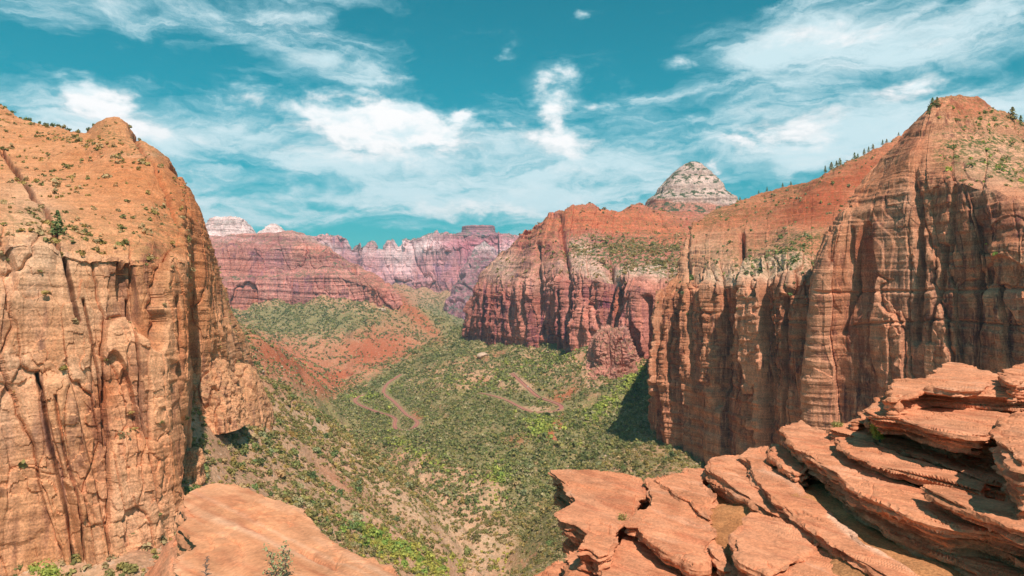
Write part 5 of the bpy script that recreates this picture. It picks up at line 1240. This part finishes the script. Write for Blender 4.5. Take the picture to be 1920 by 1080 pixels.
for (px_, py_, r, lb) in [(659, 856, 3.6, 'pink boulder lying on the tan slope above the creek'), (1112, 691, 7, 'pink tilted boulder on the slope below the tan knob'), (490, 697, 5.5, 'pale round boulder on the red talus ridge at left'), (718, 581, 16, 'pale boulder high on the far spur under the mesa pinnacles'), (905, 668, 13, 'reddish block of rock standing in the green scrub below the middle cliff')]:
    h = hit(px_, py_, f=zterrain); co, fc = rock_proto(int(px_), 3)
    co = co + .06 * np.stack([fbm(co[:, 0] * 3, co[:, 1] * 3, co[:, 2] * 3 + q, 3) for q in range(3)], 1)
    o = mesh_obj('boulder', co * [r * 1.3, r, r * 1.1], fc, M_rubble); o.location = h; tag(o, lb, 'boulder')

# ------------------------------------------------------------------ small plants on the foreground rock
M_twig = simple_material('dry_twig', (0.20, 0.15, 0.12), var=.3, sc=20)
def tube(bm, pts, r0, r1, ns=5):
    prev = None; n = len(pts)
    for i, p in enumerate(pts):
        p = Vector(p); d = (Vector(pts[min(i + 1, n - 1)]) - Vector(pts[max(i - 1, 0)])).normalized(); a = d.orthogonal().normalized(); b = d.cross(a)
        r = r0 + (r1 - r0) * i / max(1, n - 1); ring = [bm.verts.new(p + (a * math.cos(t) + b * math.sin(t)) * r) for t in [q * 2 * math.pi / ns for q in range(ns)]]
        if prev:
            for q in range(ns): bm.faces.new((prev[q], prev[(q + 1) % ns], ring[(q + 1) % ns], ring[q]))
        prev = ring
def sprig(name, loc, h, leafy, label, seed, stems=1, kind='sage', lean=0.0):
    rr = random.Random(seed); bm = bmesh.new(); tips = []
    for s in range(stems):
        a0 = rr.uniform(0, 6.28); sp = 0.0 if stems == 1 else .35
        pts = [(math.cos(a0) * sp * t * h + lean * t * h + rr.uniform(-.012, .012), math.sin(a0) * sp * t * h + rr.uniform(-.012, .012), t * h) for t in [i / 9 for i in range(10)]]
        tube(bm, pts, .010 * h / .5, .003)
        for i in range(2, 10):
            for q in range(2 if leafy else 3):
                a = rr.uniform(0, 6.28); L = rr.uniform(.06, .16) * (1.25 - i / 10) * h * 2
                e = (pts[i][0] + math.cos(a) * L, pts[i][1] + math.sin(a) * L, pts[i][2] + L * .45)
                m = tuple((pts[i][k] + e[k]) / 2 + (0.01 if k == 2 else 0) for k in range(3)); tube(bm, [pts[i], m, e], .0045, .002, 4); tips += [m, e]
    me = bpy.data.meshes.new('stem'); bm.to_mesh(me); bm.free(); me.materials.append(M_twig)
    root = empty(name, loc, label, 'plant'); link(bpy.data.objects.new('stem', me), root)
    if leafy:
        rs = np.random.default_rng(seed); T = np.repeat(np.array(tips), leafy, 0); T = T + rs.normal(0, .022, T.shape); n = len(T)
        nr = rs.normal(size=(n, 3)) + [0, 0, .6]; nr /= np.linalg.norm(nr, axis=1, keepdims=True); t = np.cross(nr, rs.normal(size=(n, 3))); t /= np.linalg.norm(t, axis=1, keepdims=True); bt = np.cross(nr, t)
        s = rs.uniform(.008, .017, (n, 1)); V = np.stack([T - t * s, T - bt * s * .6, T + t * s, T + bt * s * .6], 1)
        link(bpy.data.objects.new('leaves', quads_mesh('leaves', V, leafcol(kind, 1, rs) * rs.uniform(.8, 1.3, (n, 1)), M_leaf)), root)
def on_slab(px, py, z): return on_plane(px, py, z, (0, 0), (0, 0))
sprig('dead_twig', on_slab(386, 1092, -2.44), .20, 0, 'bare grey twig plant standing on the left slab', 3)
sprig('sapling', on_slab(524, 1092, -2.42), .26, 3, 'thin grey green sapling standing on the left slab', 8, stems=3)
sprig('herb', on_slab(1650, 828, -2.28), .22, 9, 'small green herb growing from a crack under the upper bed', 5, stems=6, kind='bright')
sprig('herb', on_slab(1166, 992, -3.5), .17, 4, 'yellow green herb in the gap between the promontory slabs', 6, stems=5, kind='olive')
sprig('herb', on_slab(1570, 812, -2.4), .14, 7, 'tiny dull green herb behind the tip of the long slab', 7, stems=5, kind='olive')
h = surf_at(LEFT, 85, 1062)
o = bpy.data.objects.new('leafy_bush', quads_mesh('leafy_bush', clump_proto(900, 55, 7, .085, .9), leafcol('bright', 900, rs_), M_leaf)); COL.objects.link(o); o.location = P(86, 1094, 228.0); o.scale = (5.6, 5.6, 7.0)
tag(o, 'light green leafy bush in the bottom left corner', 'bush')

# ------------------------------------------------------------------ two cars on the right hairpin
M_glass = simple_material('car_glass', (0.03, 0.035, 0.04), rough=.1, spec=.5, var=0)
M_tyre = simple_material('tyre_rubber', (0.02, 0.02, 0.02), var=.1)
M_head = simple_material('headlight_glass', (0.7, 0.7, 0.68), rough=.2, var=0)
def car(t, col, label):
    q = road_lines[0]; i = int(t * (len(q) - 1)); p = q[i]; d = q[i + 1] - q[i - 1]; ang = math.atan2(d[1], d[0])
    mp = simple_material('car_paint', col, rough=.35, spec=.5, var=.03)
    side = Vector((-d[1], d[0], 0)).normalized() * 2.0
    r = empty('car', (p[0] + side.x, p[1] + side.y, p[2] + .3), label, 'car'); r.rotation_euler = (0, -math.atan2(d[2], math.hypot(d[0], d[1])), ang)
    def prism(name, prof, w, mat, bev=.08):
        bm = bmesh.new(); L_ = [bm.verts.new((x, -w, z)) for x, z in prof]; R_ = [bm.verts.new((x, w, z)) for x, z in prof]; n = len(prof)
        bm.faces.new(L_); bm.faces.new(R_[::-1])
        for k in range(n): bm.faces.new((L_[k], R_[k], R_[(k + 1) % n], L_[(k + 1) % n]))
        bmesh.ops.recalc_face_normals(bm, faces=bm.faces); bmesh.ops.bevel(bm, geom=bm.edges[:], offset=bev, segments=2, affect='EDGES')
        me = bpy.data.meshes.new(name); bm.to_mesh(me); bm.free(); me.materials.append(mat); link(bpy.data.objects.new(name, me), r)
    prism('body', [(-2.2, .35), (2.25, .35), (2.3, .75), (1.2, .98), (-2.1, 1.02), (-2.25, .7)], .9, mp)
    prism('window', [(-1.75, .98), (1.15, .98), (.45, 1.42), (-1.35, 1.42)], .76, M_glass, .04)
    prism('roof', [(-1.3, 1.40), (.42, 1.40), (.35, 1.5), (-1.2, 1.5)], .7, mp, .03)
    for x in (-1.4, 1.4):
        for y in (-.85, .85):
            bm = bmesh.new(); bmesh.ops.create_cone(bm, cap_ends=True, segments=18, radius1=.34, radius2=.34, depth=.24); me = bpy.data.meshes.new('wheel'); bm.to_mesh(me); bm.free(); me.materials.append(M_tyre)
            w = link(bpy.data.objects.new('wheel', me), r); w.location = (x, y, .34); w.rotation_euler = (math.pi / 2, 0, 0)
    for y in (-.6, .6):
        bm = bmesh.new(); bmesh.ops.create_uvsphere(bm, u_segments=8, v_segments=6, radius=.13); me = bpy.data.meshes.new('headlight'); bm.to_mesh(me); bm.free(); me.materials.append(M_head)
        w = link(bpy.data.objects.new('headlight', me), r); w.location = (2.24, y, .68)
car(.26, (0.75, 0.74, 0.72), 'white car descending the straight above the hairpin')
car(.55, (0.03, 0.03, 0.04), 'black car rounding the hairpin bend')


# ------------------------------------------------------------------ thin air between the camera and the far walls
def haze():
    bm = bmesh.new(); bmesh.ops.create_cube(bm, size=1.0); me = bpy.data.meshes.new('haze'); bm.to_mesh(me); bm.free()
    m = bpy.data.materials.new('haze_air'); m.use_nodes = True; nt = m.node_tree; nt.nodes.clear()
    out = nt.nodes.new('ShaderNodeOutputMaterial'); v = nt.nodes.new('ShaderNodeVolumePrincipled'); nt.links.new(v.outputs[0], out.inputs['Volume'])
    v.inputs['Color'].default_value = (0.62, 0.86, 1.0, 1); v.inputs['Density'].default_value = 4.6e-5; v.inputs['Anisotropy'].default_value = 0.0
    me.materials.append(m); o = link(bpy.data.objects.new('haze', me)); lo, hi = -700.0, 900.0
    o.scale = (80000, 32000, hi - lo); o.location = (0, 0, (lo + hi) / 2); tag(o, 'thin blue air over the canyon', kind='stuff')
haze()
